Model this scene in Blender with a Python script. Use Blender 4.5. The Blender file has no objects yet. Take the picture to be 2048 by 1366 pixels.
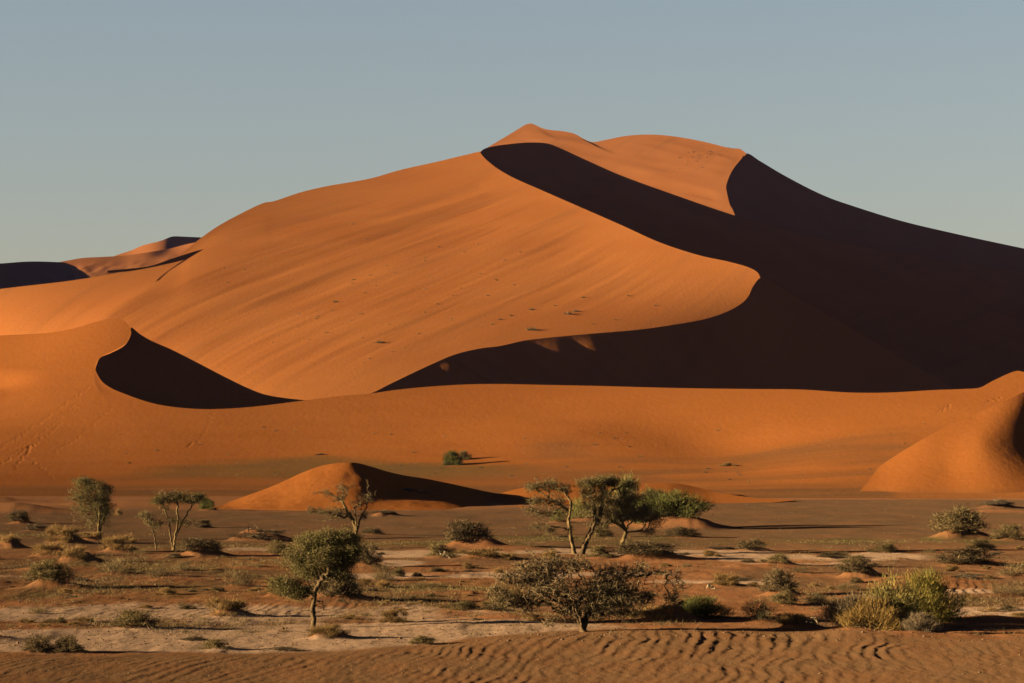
import bpy, math, random
import numpy as np

rng = np.random.default_rng(7)
random.seed(7)
C = bpy.context.scene.collection

# ------------------------------------------------------------------ camera
F = 5689.0                 # focal length in photo pixels (100 mm on 36 mm)
CAM_H = 7.0
HOR = 890.0                # row of the horizon
PITCH = math.atan((HOR - 683.0) / F)
SUN_AZ = math.radians(11)  # sun stands to the left, this much to the viewer's side
SUN_EL = math.radians(10.2)
SUN_D = np.array([-math.cos(SUN_AZ) * math.cos(SUN_EL), -math.sin(SUN_AZ) * math.cos(SUN_EL), math.sin(SUN_EL)])

def uv_dir(u, v):
    """direction (x/y, z/y) of the line of sight through a photo point"""
    cx = (np.asarray(u, float) - 1024.0) / F
    cy = -(np.asarray(v, float) - 683.0) / F
    c, s = math.cos(PITCH), math.sin(PITCH)
    yy = c - cy * s
    zz = s + cy * c
    return cx / yy, zz / yy

def P(u, v, d):
    a, b = uv_dir(u, v)
    d = np.asarray(d, float)
    return np.stack([a * d, d + 0 * a, CAM_H + b * d], -1)

def on_ground(u, v, z=0.0):
    a, b = uv_dir(u, v)
    d = (z - CAM_H) / b
    return a * d, d

def vec_to_u(x, y):        # photo column of a ground point (approx)
    return 1024 + F * x / y

# ------------------------------------------------------------------ noise
def _hash(ix, iy, seed):
    h = (ix.astype(np.int64) * 374761393 + iy.astype(np.int64) * 668265263 + seed * 1274126177) & 0xFFFFFFFF
    h = ((h ^ (h >> 13)) * 1274126177) & 0xFFFFFFFF
    return ((h ^ (h >> 16)) & 0xFFFFFF) / float(0xFFFFFF)

def vnoise(x, y, seed=0):
    x = np.asarray(x, float); y = np.asarray(y, float)
    ix = np.floor(x).astype(np.int64); iy = np.floor(y).astype(np.int64)
    fx = x - ix; fy = y - iy
    fx = fx * fx * fx * (fx * (fx * 6 - 15) + 10); fy = fy * fy * fy * (fy * (fy * 6 - 15) + 10)
    a = _hash(ix, iy, seed); b = _hash(ix + 1, iy, seed)
    c = _hash(ix, iy + 1, seed); d = _hash(ix + 1, iy + 1, seed)
    return (a + (b - a) * fx) * (1 - fy) + (c + (d - c) * fx) * fy - 0.5

def fbm(x, y, seed=0, oct=4, gain=0.5):
    s = 0; a = 1.0; n = 0
    for i in range(oct):
        s = s + a * vnoise(x * 2 ** i + 17.3 * i, y * 2 ** i - 9.1 * i, seed + i); n += a; a *= gain
    return s / n * 2      # about -1..1

def sstep(a, b, x):
    t = np.clip((x - a) / (b - a), 0, 1)
    return t * t * (3 - 2 * t)

# ------------------------------------------------------------------ meshes
def mesh_obj(name, V, Fc, mat, smooth=True, attrs=None, link=True):
    V = np.asarray(V, np.float32).reshape(-1, 3)
    me = bpy.data.meshes.new(name)
    if isinstance(Fc, (list, tuple)) and len(Fc) and isinstance(Fc[0], np.ndarray):
        blocks = Fc
    else:
        blocks = [np.asarray(Fc)]
    loops = np.concatenate([b.reshape(-1) for b in blocks]).astype(np.int32)
    tot = np.concatenate([np.full(len(b), b.shape[1], np.int32) for b in blocks])
    start = np.concatenate([[0], np.cumsum(tot)[:-1]]).astype(np.int32)
    me.vertices.add(len(V)); me.vertices.foreach_set('co', V.reshape(-1))
    me.loops.add(len(loops)); me.loops.foreach_set('vertex_index', loops)
    me.polygons.add(len(tot)); me.polygons.foreach_set('loop_start', start)
    me.polygons.foreach_set('loop_total', tot)
    me.update(calc_edges=True)
    me.polygons.foreach_set('use_smooth', np.full(len(tot), smooth, bool))
    if attrs:
        for k, (typ, dom, val) in attrs.items():
            at = me.attributes.new(k, typ, dom)
            key = 'color' if typ == 'FLOAT_COLOR' else ('vector' if typ == 'FLOAT_VECTOR' else 'value')
            at.data.foreach_set(key, np.asarray(val, np.float32).reshape(-1))
    me.materials.append(mat)
    o = bpy.data.objects.new(name, me)
    if link: C.objects.link(o)
    return o

def grid_faces(nr, nc, off=0):
    i = np.arange(nr - 1)[:, None] * nc + np.arange(nc - 1)[None, :]
    i = i.reshape(-1) + off
    return np.stack([i, i + 1, i + nc + 1, i + nc], -1)

def tag(o, label=None, cat=None, group=None, kind=None):
    if label: o['label'] = label
    if cat: o['category'] = cat
    if group: o['group'] = group
    if kind: o['kind'] = kind
    return o

# ------------------------------------------------------------------ materials
def new_mat(name):
    m = bpy.data.materials.new(name); m.use_nodes = True
    nt = m.node_tree; nt.nodes.clear()
    return m, nt

def N(nt, t, **kw):
    n = nt.nodes.new(t)
    for k, v in kw.items():
        if k in n.inputs.keys(): n.inputs[k].default_value = v
        else: setattr(n, k, v)
    return n

def mixrgb(nt, fac, a, b, mode='MIX'):
    n = nt.nodes.new('ShaderNodeMix'); n.data_type = 'RGBA'; n.blend_type = mode
    for sock, val in ((n.inputs[0], fac), (n.inputs[6], a), (n.inputs[7], b)):
        if isinstance(val, bpy.types.NodeSocket): nt.links.new(val, sock)
        elif isinstance(val, (tuple, list)): sock.default_value = (*val, 1) if len(val) == 3 else val
        else: sock.default_value = val
    return n.outputs[2]

def noise(nt, vec, scale, detail=3, rough=.55, dist=0):
    n = N(nt, 'ShaderNodeTexNoise', Scale=scale, Detail=detail, Roughness=rough, Distortion=dist)
    nt.links.new(vec, n.inputs['Vector'])
    return n.outputs['Fac']

def ramp(nt, fac, p0, p1):
    n = N(nt, 'ShaderNodeMapRange'); n.interpolation_type = 'SMOOTHSTEP'
    nt.links.new(fac, n.inputs[0]); n.inputs[1].default_value = p0; n.inputs[2].default_value = p1
    return n.outputs[0]

def scaled(nt, vec, s, rot=(0, 0, 0)):
    n = N(nt, 'ShaderNodeMapping'); n.inputs['Scale'].default_value = s; n.inputs['Rotation'].default_value = rot
    nt.links.new(vec, n.inputs[0]); return n.outputs[0]

def sand_material(name, c0, c1, grav=(0.16, 0.085, 0.045), streak=0.0, bump=0.35, speck=0.0):
    m, nt = new_mat(name)
    geo = N(nt, 'ShaderNodeNewGeometry'); pos = geo.outputs['Position']
    n1 = ramp(nt, noise(nt, pos, .02, 4), .3, .7)
    col = mixrgb(nt, n1, c0, c1)
    if streak:
        sv = scaled(nt, scaled(nt, pos, (1, 1, 1), (0, 0, -1.19)), (.006, .11, .002))
        st = ramp(nt, noise(nt, sv, 1.0, 5, .62, .3), .50, .74)
        mu = N(nt, 'ShaderNodeMath', operation='MULTIPLY'); nt.links.new(st, mu.inputs[0]); mu.inputs[1].default_value = streak
        col = mixrgb(nt, mu.outputs[0], col, grav)
    fine = noise(nt, pos, 1.3, 5, .7)
    col = mixrgb(nt, ramp(nt, fine, .35, .75), col, mixrgb(nt, .12, col, (.05, .02, .01)))
    # gravelly / weedy cover where the mesh says so
    at = N(nt, 'ShaderNodeAttribute', attribute_name='cover')
    sep = N(nt, 'ShaderNodeSeparateColor'); nt.links.new(at.outputs['Color'], sep.inputs[0])
    sp = ramp(nt, noise(nt, scaled(nt, pos, (1, .35, 1)), 1.6, 4, .7), .3, .6)
    col = mixrgb(nt, sep.outputs[0], col, mixrgb(nt, sp, grav, tuple(x * .72 for x in grav)))
    gm = N(nt, 'ShaderNodeMath', operation='MULTIPLY'); nt.links.new(sep.outputs[1], gm.inputs[0]); nt.links.new(sp, gm.inputs[1])
    col = mixrgb(nt, gm.outputs[0], col, (.085, .075, .022))
    b1 = N(nt, 'ShaderNodeBump', Strength=bump, Distance=.25)
    nt.links.new(noise(nt, scaled(nt, pos, (1, .5, 1)), .9, 5, .65), b1.inputs['Height'])
    bs = N(nt, 'ShaderNodeBsdfDiffuse', Roughness=.6)
    nt.links.new(col, bs.inputs['Color']); nt.links.new(b1.outputs[0], bs.inputs['Normal'])
    out = N(nt, 'ShaderNodeOutputMaterial'); nt.links.new(bs.outputs[0], out.inputs[0])
    return m

# ------------------------------------------------------------------ dune faces
def cr(pts, n=24):
    """Catmull-Rom through 2-D or 3-D points (centripetal enough for our spacing)"""
    p = np.array(pts, float)
    p = np.vstack([2 * p[0] - p[1], p, 2 * p[-1] - p[-2]])
    out = []
    for i in range(1, len(p) - 2):
        p0, p1, p2, p3 = p[i - 1:i + 3]
        d1 = max(np.linalg.norm(p1 - p0), 1e-6) ** .5; d2 = max(np.linalg.norm(p2 - p1), 1e-6) ** .5; d3 = max(np.linalg.norm(p3 - p2), 1e-6) ** .5
        t1 = d1; t2 = t1 + d2; t3 = t2 + d3
        t = np.linspace(t1, t2, n, endpoint=False)[:, None]
        A1 = (t1 - t) / t1 * p0 + t / t1 * p1
        A2 = (t2 - t) / (t2 - t1) * p1 + (t - t1) / (t2 - t1) * p2
        A3 = (t3 - t) / (t3 - t2) * p2 + (t - t2) / (t3 - t2) * p3
        B1 = (t2 - t) / t2 * A1 + t / t2 * A2
        B2 = (t3 - t) / (t3 - t1) * A2 + (t - t1) / (t3 - t1) * A3
        out.append((t2 - t) / (t2 - t1) * B1 + (t - t1) / (t2 - t1) * B2)
    out.append(p[-2][None])
    return np.vstack(out)

class TPS:
    """smooth surface: 1/depth as a thin-plate spline over the photo plane, so that planes stay planes"""
    def __init__(s, ctrl, lam=0.0):
        c = np.array(ctrl, float); s.p = c[:, :2] / 1000; n = len(c)
        A = np.zeros((n + 3, n + 3)); A[:n, :n] = s.k(s.p, s.p) + np.diag(lam * np.ones(n))
        A[:n, n] = 1; A[:n, n + 1:] = s.p; A[n, :n] = 1; A[n + 1:, :n] = s.p.T
        s.w = np.linalg.solve(A, np.concatenate([1000 / c[:, 2], np.zeros(3)]))
    def k(s, a, b):
        r2 = ((a[:, None] - b[None]) ** 2).sum(-1)
        return .5 * r2 * np.log(r2 + 1e-12)
    def __call__(s, u, v):
        sh = np.shape(u); q = np.stack([np.ravel(u), np.ravel(v)], -1) / 1000
        out = []
        for i in range(0, len(q), 20000):
            qq = q[i:i + 20000]
            out.append(s.k(qq, s.p) @ s.w[:-3] + s.w[-3] + qq @ s.w[-2:])
        return (1000 / np.concatenate(out)).reshape(sh)

class Plane:
    def __init__(s, u, v, d, a, b):
        p = P(u, v, d); s.a, s.b = a, b; s.z0 = p[2] - a * p[0] - b * p[1] - CAM_H
    def __call__(s, u, v):
        cu, cv = uv_dir(u, v)
        return s.z0 / (cv - s.a * cu - s.b)

def patch(top, bot, depth, nu=300, nv=100, mode='u', disp=None, power=1.0, fade=30):
    """grid between two outline curves of a face, laid on the depth surface"""
    T = cr(top); B = cr(bot)
    if mode == 'u':
        u0, u1 = max(T[0, 0], B[0, 0]), min(T[-1, 0], B[-1, 0])
        e = np.linspace(0, 1, nu)
        e = np.concatenate([e[e < .97], 1 - .03 * np.linspace(1, 0, 50) ** 2.2])
        uu = u0 + (u1 - u0) * e
        tv = np.interp(uu, T[:, 0], T[:, 1]); bv = np.interp(uu, B[:, 0], B[:, 1])
        tp = np.stack([uu, tv], -1); bp = np.stack([uu, bv], -1)
    else:
        e = np.linspace(0, 1, nu)
        tp = np.stack([np.interp(e, np.linspace(0, 1, len(T)), T[:, k]) for k in (0, 1)], -1)
        bp = np.stack([np.interp(e, np.linspace(0, 1, len(B)), B[:, k]) for k in (0, 1)], -1)
    s = np.linspace(0, 1, nv)[:, None, None] ** power
    g = tp[None] * (1 - s) + bp[None] * s
    d = depth(g[..., 0], g[..., 1])
    W = P(g[..., 0], g[..., 1], d)
    if disp is not None:
        # displacement of the height, fading to nothing at the outline so that edges stay where they are
        hgt = (bp[:, 1] - tp[:, 1])[None]
        edge = sstep(0, fade, s[..., 0] * hgt) * sstep(0, fade, (1 - s[..., 0]) * hgt)
        W[..., 2] += disp(W[..., 0], W[..., 1], g[..., 0], g[..., 1]) * edge
    return g, W

def build(name, parts, mat, backs=(), cover=None, label=None):
    """parts: list of (g, W); backs: list of (curve of world points, dx, dy, slope, length)"""
    Vs = []; Fs = []; Cs = []; off = 0
    for g, W in parts:
        nr, nc = W.shape[:2]
        Vs.append(W.reshape(-1, 3)); Fs.append(grid_faces(nr, nc, off)[:, ::-1]); off += nr * nc
        c = np.zeros((nr, nc, 4)); c[..., 3] = 1
        if cover is not None:
            r, gg = cover(g[..., 0], g[..., 1], W)
            c[..., 0] = r; c[..., 1] = gg
        Cs.append(c.reshape(-1, 4))
    for Q, dx, dy, slope, ln in backs:
        k = 12; t = np.linspace(0, 1, k)[:, None, None]
        n = math.hypot(dx, dy)
        W = Q[None] + t * ln * np.array([dx / n, dy / n, -slope])
        Vs.append(W.reshape(-1, 3)); Fs.append(grid_faces(k, Q.shape[0], off)); off += k * Q.shape[0]
        c = np.zeros((k * Q.shape[0], 4)); c[:, 3] = 1; Cs.append(c)
    o = mesh_obj(name, np.vstack(Vs), np.vstack(Fs), mat, True, {'cover': ('FLOAT_COLOR', 'POINT', np.vstack(Cs))})
    return tag(o, label, None, None, 'structure')
# ================================================================== THE DUNES
M_far = sand_material('far dune sand', (0.2731, 0.0962, 0.0323), (0.2538, 0.0862, 0.0277), grav=(0.1538, 0.0654, 0.0269), streak=.3)
M_big = sand_material('big dune sand', (0.3154, 0.1062, 0.0292), (0.2885, 0.0923, 0.0246), grav=(0.1423, 0.0631, 0.0277), streak=.30)
M_front = sand_material('front dune sand', (0.2731, 0.0869, 0.02), (0.2462, 0.0754, 0.0169), grav=(0.1077, 0.0585, 0.0277))

# --- big dune: the sunlit face
M_ctrl = [(740, 787, 725, 5), (850, 735, 750, 6), (960, 697, 772, 8), (1050, 681, 790, 8), (1200, 666, 810, 8), (1350, 649, 825, 8), (1450, 625, 838, 6), (1521, 556, 876, 4),
          (960, 305, 1250, 1), (540, 402, 1190, 1), (0, 578, 1030, 1), (-400, 640, 1000, 1), (1240, 450, 1000, 1), (1400, 511, 915, 2),
          (0, 670, 920, 1), (400, 700, 835, 2), (600, 800, 735, 2), (900, 550, 925, 1)]
class Poly:
    def __init__(s, ctrl, terms):
        c = np.array(ctrl, float); s.t = terms
        A = s.basis(c[:, 0], c[:, 1]) * c[:, 3:4]
        s.w = np.linalg.lstsq(A, 1000 / c[:, 2] * c[:, 3], rcond=None)[0]
    def basis(s, u, v):
        a = (np.asarray(u, float) - 700) / 1000; b = (np.asarray(v, float) - 600) / 500
        return np.stack([a ** i * b ** j for i, j in s.t], -1)
    def __call__(s, u, v):
        return 1000 / (s.basis(u, v) @ s.w)
M_tps = Poly(M_ctrl, [(0, 0), (1, 0), (0, 1), (1, 1), (2, 0), (0, 2), (2, 1)])
m_top = [(-420, 645), (-200, 606), (0, 578), (150, 560), (260, 541), (345, 523), (385, 489), (430, 456), (480, 428), (530, 405), (545, 403), (600, 385), (650, 373), (740, 357),
         (800, 340), (880, 322), (930, 310), (962, 304), (962.5, 308), (985, 330), (1020, 352), (1080, 379), (1160, 414), (1240, 449), (1320, 485),
         (1400, 511), (1460, 524), (1500, 536), (1516, 546), (1521, 556)]
m_bot = [(-420, 820), (0, 760), (190, 745), (420, 830), (600, 815), (740, 787), (780, 768), (860, 730), (910, 709), (960, 697), (1000, 692), (1050, 681), (1120, 673), (1200, 666),
         (1280, 659), (1350, 649), (1410, 638), (1450, 625), (1483, 607), (1497, 592), (1506, 573), (1521, 558)]
def m_disp(x, y, u, v):
    # long shallow grooves running down the face, and a soft spur on the left
    a = 1.19
    s = (x * math.cos(a) + y * math.sin(a)); t = (-x * math.sin(a) + y * math.cos(a))
    g = fbm(s / 190, t / 26, 3, 2) * .8 + fbm(s / 90, t / 6, 5, 3) * .20
    # spur from (470,440) down to (230,640)
    us = 470 - (v - 440) * 1.2 + 8 * np.sin(v / 37)
    q = (u - us) / 90
    g = g + 2.8 * np.exp(-np.sqrt(q * q + .02) * 1.3) * sstep(380, 480, v)
    g = g + fbm(x / 70, y / 110, 9, 2) * 1.1
    return g
gM = patch(m_top, m_bot, M_tps, 620, 230, disp=m_disp, fade=110)
def top_curve(gW): return gW[1][0]
iu = gM[0][0, :, 0]
Qm = gM[1][0]
cM = build('sand_dune', [gM], M_big, [(Qm[iu <= 962], .1, 1, .45, 260), (Qm[iu > 962], 1, .35, .55, 90)],
           label='huge orange sand dune with an S-shaped crest and a long sunlit face')

# --- shaded face under the S crest
edge = [(u, v, float(M_tps(u, v))) for u, v in [(740, 787), (850, 735), (960, 697), (1050, 681), (1200, 666), (1350, 649), (1450, 625), (1497, 592), (1521, 556)]]
D1_ctrl = edge + [(900, 770, 745), (1050, 772, 765), (1300, 774, 792), (1500, 780, 822), (1700, 784, 838), (1910, 778, 874), (1600, 600, 880), (1750, 684, 880)]
D1 = TPS(D1_ctrl, 1e-4)
d1_top = m_bot[5:-1] + [(1523, 555), (1560, 574), (1600, 598), (1700, 655), (1800, 714), (1870, 755), (1925, 787)]
d1_bot = [(740, 789), (800, 790), (900, 792), (1100, 795), (1400, 800), (1700, 810), (1800, 810), (1925, 800)]
def d1_disp(x, y, u, v):
    s = x * .75 + y * .66
    w = s / 15 + .5 * fbm(x / 30, y / 30, 21, 2)
    return (np.abs(np.sin(w * math.pi)) - .6) * 1.0 * sstep(1500, 1250, u) + fbm(x / 25, y / 60, 22, 3) * .5
gD1 = patch(d1_top, d1_bot, D1, 420, 120, disp=d1_disp)
iu = gD1[0][0, :, 0]
build('sand_dune', [gD1], M_big, [(gD1[1][0][iu > 1521], 1, .6, .5, 60)], label='shaded slip face below the S-shaped crest of the big dune')

# --- dark hollow beyond the S crest
D2 = Plane(960, 305, float(M_tps(960, 305)), -.38, .29)
d2_top = [(958, 309), (966, 299), (985, 293), (1020, 288), (1060, 285), (1095, 287), (1120, 296), (1170, 319), (1240, 350), (1350, 390), (1470, 431), (1600, 467), (1800, 508), (2048, 545), (2500, 610)]
d2_bot = [(958, 311), (985, 345), (1100, 420), (1240, 500), (1400, 560), (1520, 640), (1700, 780), (1850, 840), (2048, 860), (2500, 880)]
gD2 = patch(d2_top, d2_bot, D2, 420, 120, disp=lambda x, y, u, v: fbm(x / 40, y / 90, 31, 3) * 1.3)
build('sand_dune', [gD2], M_big, [(gD2[1][0], .1, 1, .5, 260)], label='dark shaded hollow behind the S-shaped crest')

# --- back dune
B = Plane(1060, 248, 1900, .10, .30)
b_top = [(900, 330), (960, 303), (1000, 280), (1030, 262), (1052, 249), (1062, 247), (1090, 258), (1130, 263), (1150, 268), (1168, 278), (1185, 284), (1210, 280), (1250, 272), (1300, 269), (1350, 273), (1410, 284), (1460, 296), (1480, 298), (1492, 306)]
b_bot = [(900, 420), (980, 430), (1050, 440), (1120, 450), (1200, 460), (1260, 465), (1320, 470), (1380, 475), (1430, 475), (1470, 470), (1474, 445), (1470, 431), (1461, 408), (1456, 392), (1454, 376), (1458, 355), (1467, 338), (1480, 322), (1492, 309)]
gB = patch(b_top, b_bot, B, 360, 130, mode='i', disp=lambda x, y, u, v: fbm(x / 45 + y / 90, y / 120, 41, 3) * 2.2)
b_right = gB[1][:, -1]
DB = Plane(1490, 302, float(B(1490, 302)), -.50, .38)
db_top = [(1400, 330), (1470, 310), (1492, 305), (1520, 321), (1560, 346), (1620, 378), (1660, 396), (1700, 410), (1800, 441), (1900, 465), (2048, 497), (2500, 590)]
db_top = [(1452, 372), (1458, 354), (1467, 337), (1480, 321), (1493, 307), (1520, 322), (1560, 346), (1620, 378), (1660, 396), (1700, 410), (1800, 441), (1900, 465), (2048, 497), (2500, 590)]
db_bot = [(1452, 376), (1460, 410), (1472, 434), (1476, 440), (1488, 447), (1520, 458), (1560, 468), (1620, 484), (1660, 494), (1700, 502), (1800, 522), (1900, 542), (2048, 562), (2500, 640)]
gDB = patch(db_top, db_bot, DB, 300, 90, mode='i', disp=lambda x, y, u, v: fbm(x / 40, y / 90, 51, 3) * 1.5)
build('sand_dune', [gB, gDB], M_far, [(gB[1][0], .1, 1, .5, 300), (gDB[1][0], .2, 1, .5, 300)], label='rear sand dune with its pointed top on the skyline and a shaded right flank')

# --- far dunes at the left
Lb = Plane(60, 523, 1900, -.32, .14)
gL = patch([(-420, 560), (-100, 533), (0, 527), (60, 523), (130, 525), (200, 531), (270, 536), (330, 538), (380, 540)],
           [(-420, 720), (0, 640), (100, 620), (200, 600), (300, 580), (380, 570)], Lb, 160, 50, disp=lambda x, y, u, v: fbm(x / 50, y / 90, 61, 3) * 1.5)
build('sand_dune', [gL], M_far, [(gL[1][0], .1, 1, .4, 200)], label='low shaded dune on the horizon at the far left')
gL2 = patch([(60, 535), (130, 522), (165, 516), (200, 514), (250, 511), (300, 504), (340, 497), (375, 488), (420, 480), (520, 470)],
            [(60, 600), (520, 600)], TPS([(60, 560, 1900), (130, 522, 1960), (200, 514, 1975), (250, 511, 1985), (300, 500, 2010), (340, 496, 2050), (420, 480, 2040), (200, 560, 1870), (340, 525, 1935), (340, 560, 1860), (500, 590, 1800), (60, 600, 1850)]), 160, 60,
            disp=lambda x, y, u, v: fbm(x / 18, y / 60, 66, 3) * 2.2)
gL3 = patch([(180, 530), (240, 508), (262, 501), (285, 491), (320, 482), (345, 473), (362, 473), (385, 474), (404, 475), (440, 480), (520, 490)],
            [(180, 600), (520, 600)], TPS([(180, 530, 2300), (262, 501, 2340), (345, 472, 2380), (362, 474, 2400), (404, 478, 2480), (345, 520, 2250), (240, 560, 2200), (500, 580, 2300), (372, 489, 2400)]), 120, 50)
build('sand_dune', [gL2], M_far, [(gL2[1][0], .1, 1, .4, 200)], label='small distant rippled dune left of the big dune')
build('sand_dune', [gL3], M_far, [(gL3[1][0], .1, 1, .4, 200)], label='most distant lit dune tip left of the big dune')
# the thin dark slip face on the big dune's left shoulder
def slip(u, v): return M_tps(u, v) - 4 + 0 * u
sl = Plane(345, 523, float(M_tps(345, 523)) - 5, -.42, .34)
gS = patch([(215, 541), (262, 537), (300, 532), (345, 517), (400, 500), (440, 493), (466, 490)], [(215, 546), (262, 542), (345, 525.5), (400, 511), (440, 499), (466, 491.5)],
           lambda u, v: np.minimum(sl(u, v), M_tps(u, v) - 1.5), 160, 8)

# --- front ridge with the small left dune
F_lv = {640: [(-400, 775), (0, 715), (230, 664), (600, 676), (1000, 676), (1960, 640), (2300, 640)],
        735: [(-400, 712), (0, 660), (230, 624), (600, 628), (1000, 630), (1500, 608), (1960, 588), (2300, 586)],
        785: [(-400, 690), (0, 632), (230, 603), (600, 599), (1000, 592), (1400, 578), (1800, 562), (2300, 550)],
        870: [(-400, 606), (0, 576), (300, 562), (600, 558), (1000, 550), (1400, 534), (1800, 516), (2300, 504)],
        945: [(-400, 520), (0, 514), (500, 508), (1000, 493), (1400, 472), (1800, 450), (2300, 434)],
        1000: [(-400, 388), (500, 387), (1400, 380), (2300, 372)], 1060: [(-400, 240), (2300, 235)]}
def smooth_tab(tab):
    uu = np.arange(-500, 3101, 10.0); t = np.array(tab, float)
    y = np.interp(uu, t[:, 0], t[:, 1]); k = np.exp(-(np.arange(-30, 31) / 13.0) ** 2); k /= k.sum()
    return uu, np.convolve(np.pad(y, 30, 'edge'), k, 'valid')
F_t = {k: smooth_tab(t) for k, t in F_lv.items()}
def pchip(xk, yk, x):
    h = np.diff(xk); dl = np.diff(yk, axis=0) / h[:, None]
    m = np.zeros_like(yk); m[0] = dl[0]; m[-1] = dl[-1]
    a, b = dl[:-1], dl[1:]
    m[1:-1] = np.where(a * b > 0, 2 * a * b / np.where(np.abs(a + b) < 1e-12, 1e-12, a + b), 0)
    i = np.clip(np.searchsorted(xk, x) - 1, 0, len(xk) - 2); c = np.arange(len(x))
    t = (x - xk[i]) / h[i]
    return ((1 + 2 * t) * (1 - t) ** 2 * yk[i, c] + t * (1 - t) ** 2 * h[i] * m[i, c] + t * t * (3 - 2 * t) * yk[i + 1, c] + t * t * (t - 1) * h[i] * m[i + 1, c])
def F_tps(u, v):
    sh = np.shape(u); u = np.ravel(np.asarray(u, float)); v = np.ravel(np.asarray(v, float))
    xk = np.array(sorted(F_t), float)
    yk = np.array([1.0 / np.interp(u, *F_t[int(k)]) for k in xk])
    return (1.0 / pchip(xk, yk, np.clip(v, 560, 1060))).reshape(sh)
fa_top = [(-420, 706), (-200, 690), (0, 671), (60, 668), (110, 664), (150, 656), (190, 644), (215, 638), (232, 636), (248, 642), (258, 652), (262.5, 664)]
fa_bot = [(-420, 740), (-200, 738), (0, 736), (100, 736), (170, 736), (190, 735), (193, 725), (205, 712), (222, 704), (240, 694), (252, 686), (262.5, 668)]
fb_top = [(-420, 740), (-200, 738), (0, 736), (100, 736), (170, 736), (189, 736), (193, 745), (203, 762), (222, 776), (250, 788), (300, 805), (340, 813), (400, 818), (460, 817), (520, 812),
          (600, 802), (680, 792), (740, 787), (790, 780), (850, 774), (930, 769), (1000, 768), (1100, 770), (1200, 772), (1350, 776), (1500, 778), (1600, 779), (1700, 785), (1780, 785), (1870, 780), (1925, 778), (1960, 775), (1985, 762), (2033, 742), (2048, 744), (2120, 760), (2300, 790), (2600, 800), (3000, 820)]
fb_bot = [(-420, 1000), (0, 1000), (150, 1000), (400, 1000), (1000, 1000), (1500, 1003), (2300, 1012), (3000, 1016)]
def f_disp(x, y, u, v):
    base = fbm(x / 40, y / 25, 71, 3) * .35 * sstep(780, 860, v)
    ridge = 2.6 * np.exp(-((v - (905 - (u - 1560) * .28)) / 18) ** 2) * sstep(1450, 1650, u)
    r = fbm(x / 9, y / 14, 72, 3) * .06
    base = base - 2.0 * np.exp(-((u - 1440) / 170) ** 2 - ((v - 885) / 42) ** 2) + .9 * np.exp(-((u - 1080) / 200) ** 2 - ((v - 870) / 30) ** 2)
    hol = -2.2 * np.exp(-((u + 10) / 60) ** 2 - ((v - 748) / 40) ** 2) + .5 * np.exp(-((u - 60) / 130) ** 2 - ((v - 800) / 45) ** 2)
    return base + r + hol - sstep(985, 1000, v) * 1.2
gFa = patch(fa_top, fa_bot, F_tps, 360, 90, mode='u', disp=None)
gFb = patch(fb_top, fb_bot, F_tps, 1850, 260, mode='u', disp=f_disp, power=1.0)
# footprints and slide marks: small dents along the walked lines
_g, _W = gFb
for line, n, amp in [([(-10, 905), (60, 860), (130, 812), (185, 772)], 90, .16), ([(-10, 935), (40, 905), (70, 890), (120, 850)], 46, .22), ([(30, 935), (55, 905), (62, 890)], 26, .26), ([(62, 920), (80, 935), (105, 955)], 16, .18),
                     ([(110, 905), (150, 880), (220, 822)], 60, .10), ([(425, 822), (412, 860), (395, 888)], 34, .12), ([(385, 887), (375, 893)], 8, .2), ([(1900, 812), (1880, 822)], 14, .3), ([(2000, 796), (1975, 805)], 12, .3), ([(20, 900), (90, 862), (150, 815)], 40, .12)]:
    pl = np.array(line, float); t = np.linspace(0, len(pl) - 1, n)
    for k in range(n):
        pu = np.interp(t[k], range(len(pl)), pl[:, 0]) + rng.normal(0, 2.2); pv = np.interp(t[k], range(len(pl)), pl[:, 1]) + rng.normal(0, 1.8)
        ci = np.searchsorted(_g[0, :, 0], pu); c0, c1 = max(ci - 5, 0), ci + 6
        du = _g[:, c0:c1, 0] - pu; dv = _g[:, c0:c1, 1] - pv
        _W[:, c0:c1, 2] -= .22 * amp * np.exp(-(du / 2.2) ** 2 - (dv / 1.3) ** 2)
def f_cover(u, v, W):
    n = fbm(W[..., 0] / 25, W[..., 1] / 10, 81, 4)
    lim = np.interp(u, [-400, 0, 200, 400, 650, 900, 1100, 1300, 1450, 1700, 1800, 2300], [975, 962, 950, 925, 905, 925, 925, 935, 975, 945, 985, 990])
    c = sstep(-6, 20, v - lim + n * 9) * (.62 + .3 * n)
    red = np.exp(-((v - 966) / 9) ** 2)
    c = c * (1 - .6 * red)
    g = sstep(-4, 12, v - lim + n * 10) * (1 - sstep(948, 962, v)) * .38 * sstep(150, 350, u) * (1 - sstep(900, 1150, u))
    # speckled apron at the right
    c = np.maximum(c, (.34 + .45 * n) * sstep(1000, 1150, u) * (1 - sstep(1760, 1900, u)) * sstep(868, 905, v + 10 * n + .05 * np.maximum(u - 1500, 0)))
    a2 = np.exp(-((u - 1730) / 110) ** 2 - ((v - 955) / 28) ** 2)
    c = np.maximum(c, a2 * .6 * (.6 + n))
    return np.clip(c, 0, .85), np.clip(g, 0, 1)
QFa = gFa[1][0]; QFb = gFb[1][0]; iu = gFb[0][0, :, 0]
build('sand_dune', [gFa, gFb], M_front, [(QFa[:300], .1, 1, .5, 60), (QFb[iu > 600], .05, 1, .5, 50), (QFb[(iu > 189) & (iu <= 600)], .6, 1, .6, 6)], cover=f_cover,
      label='long low sand ridge in front of the big dune, rising to a small dune at its left end')
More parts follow.
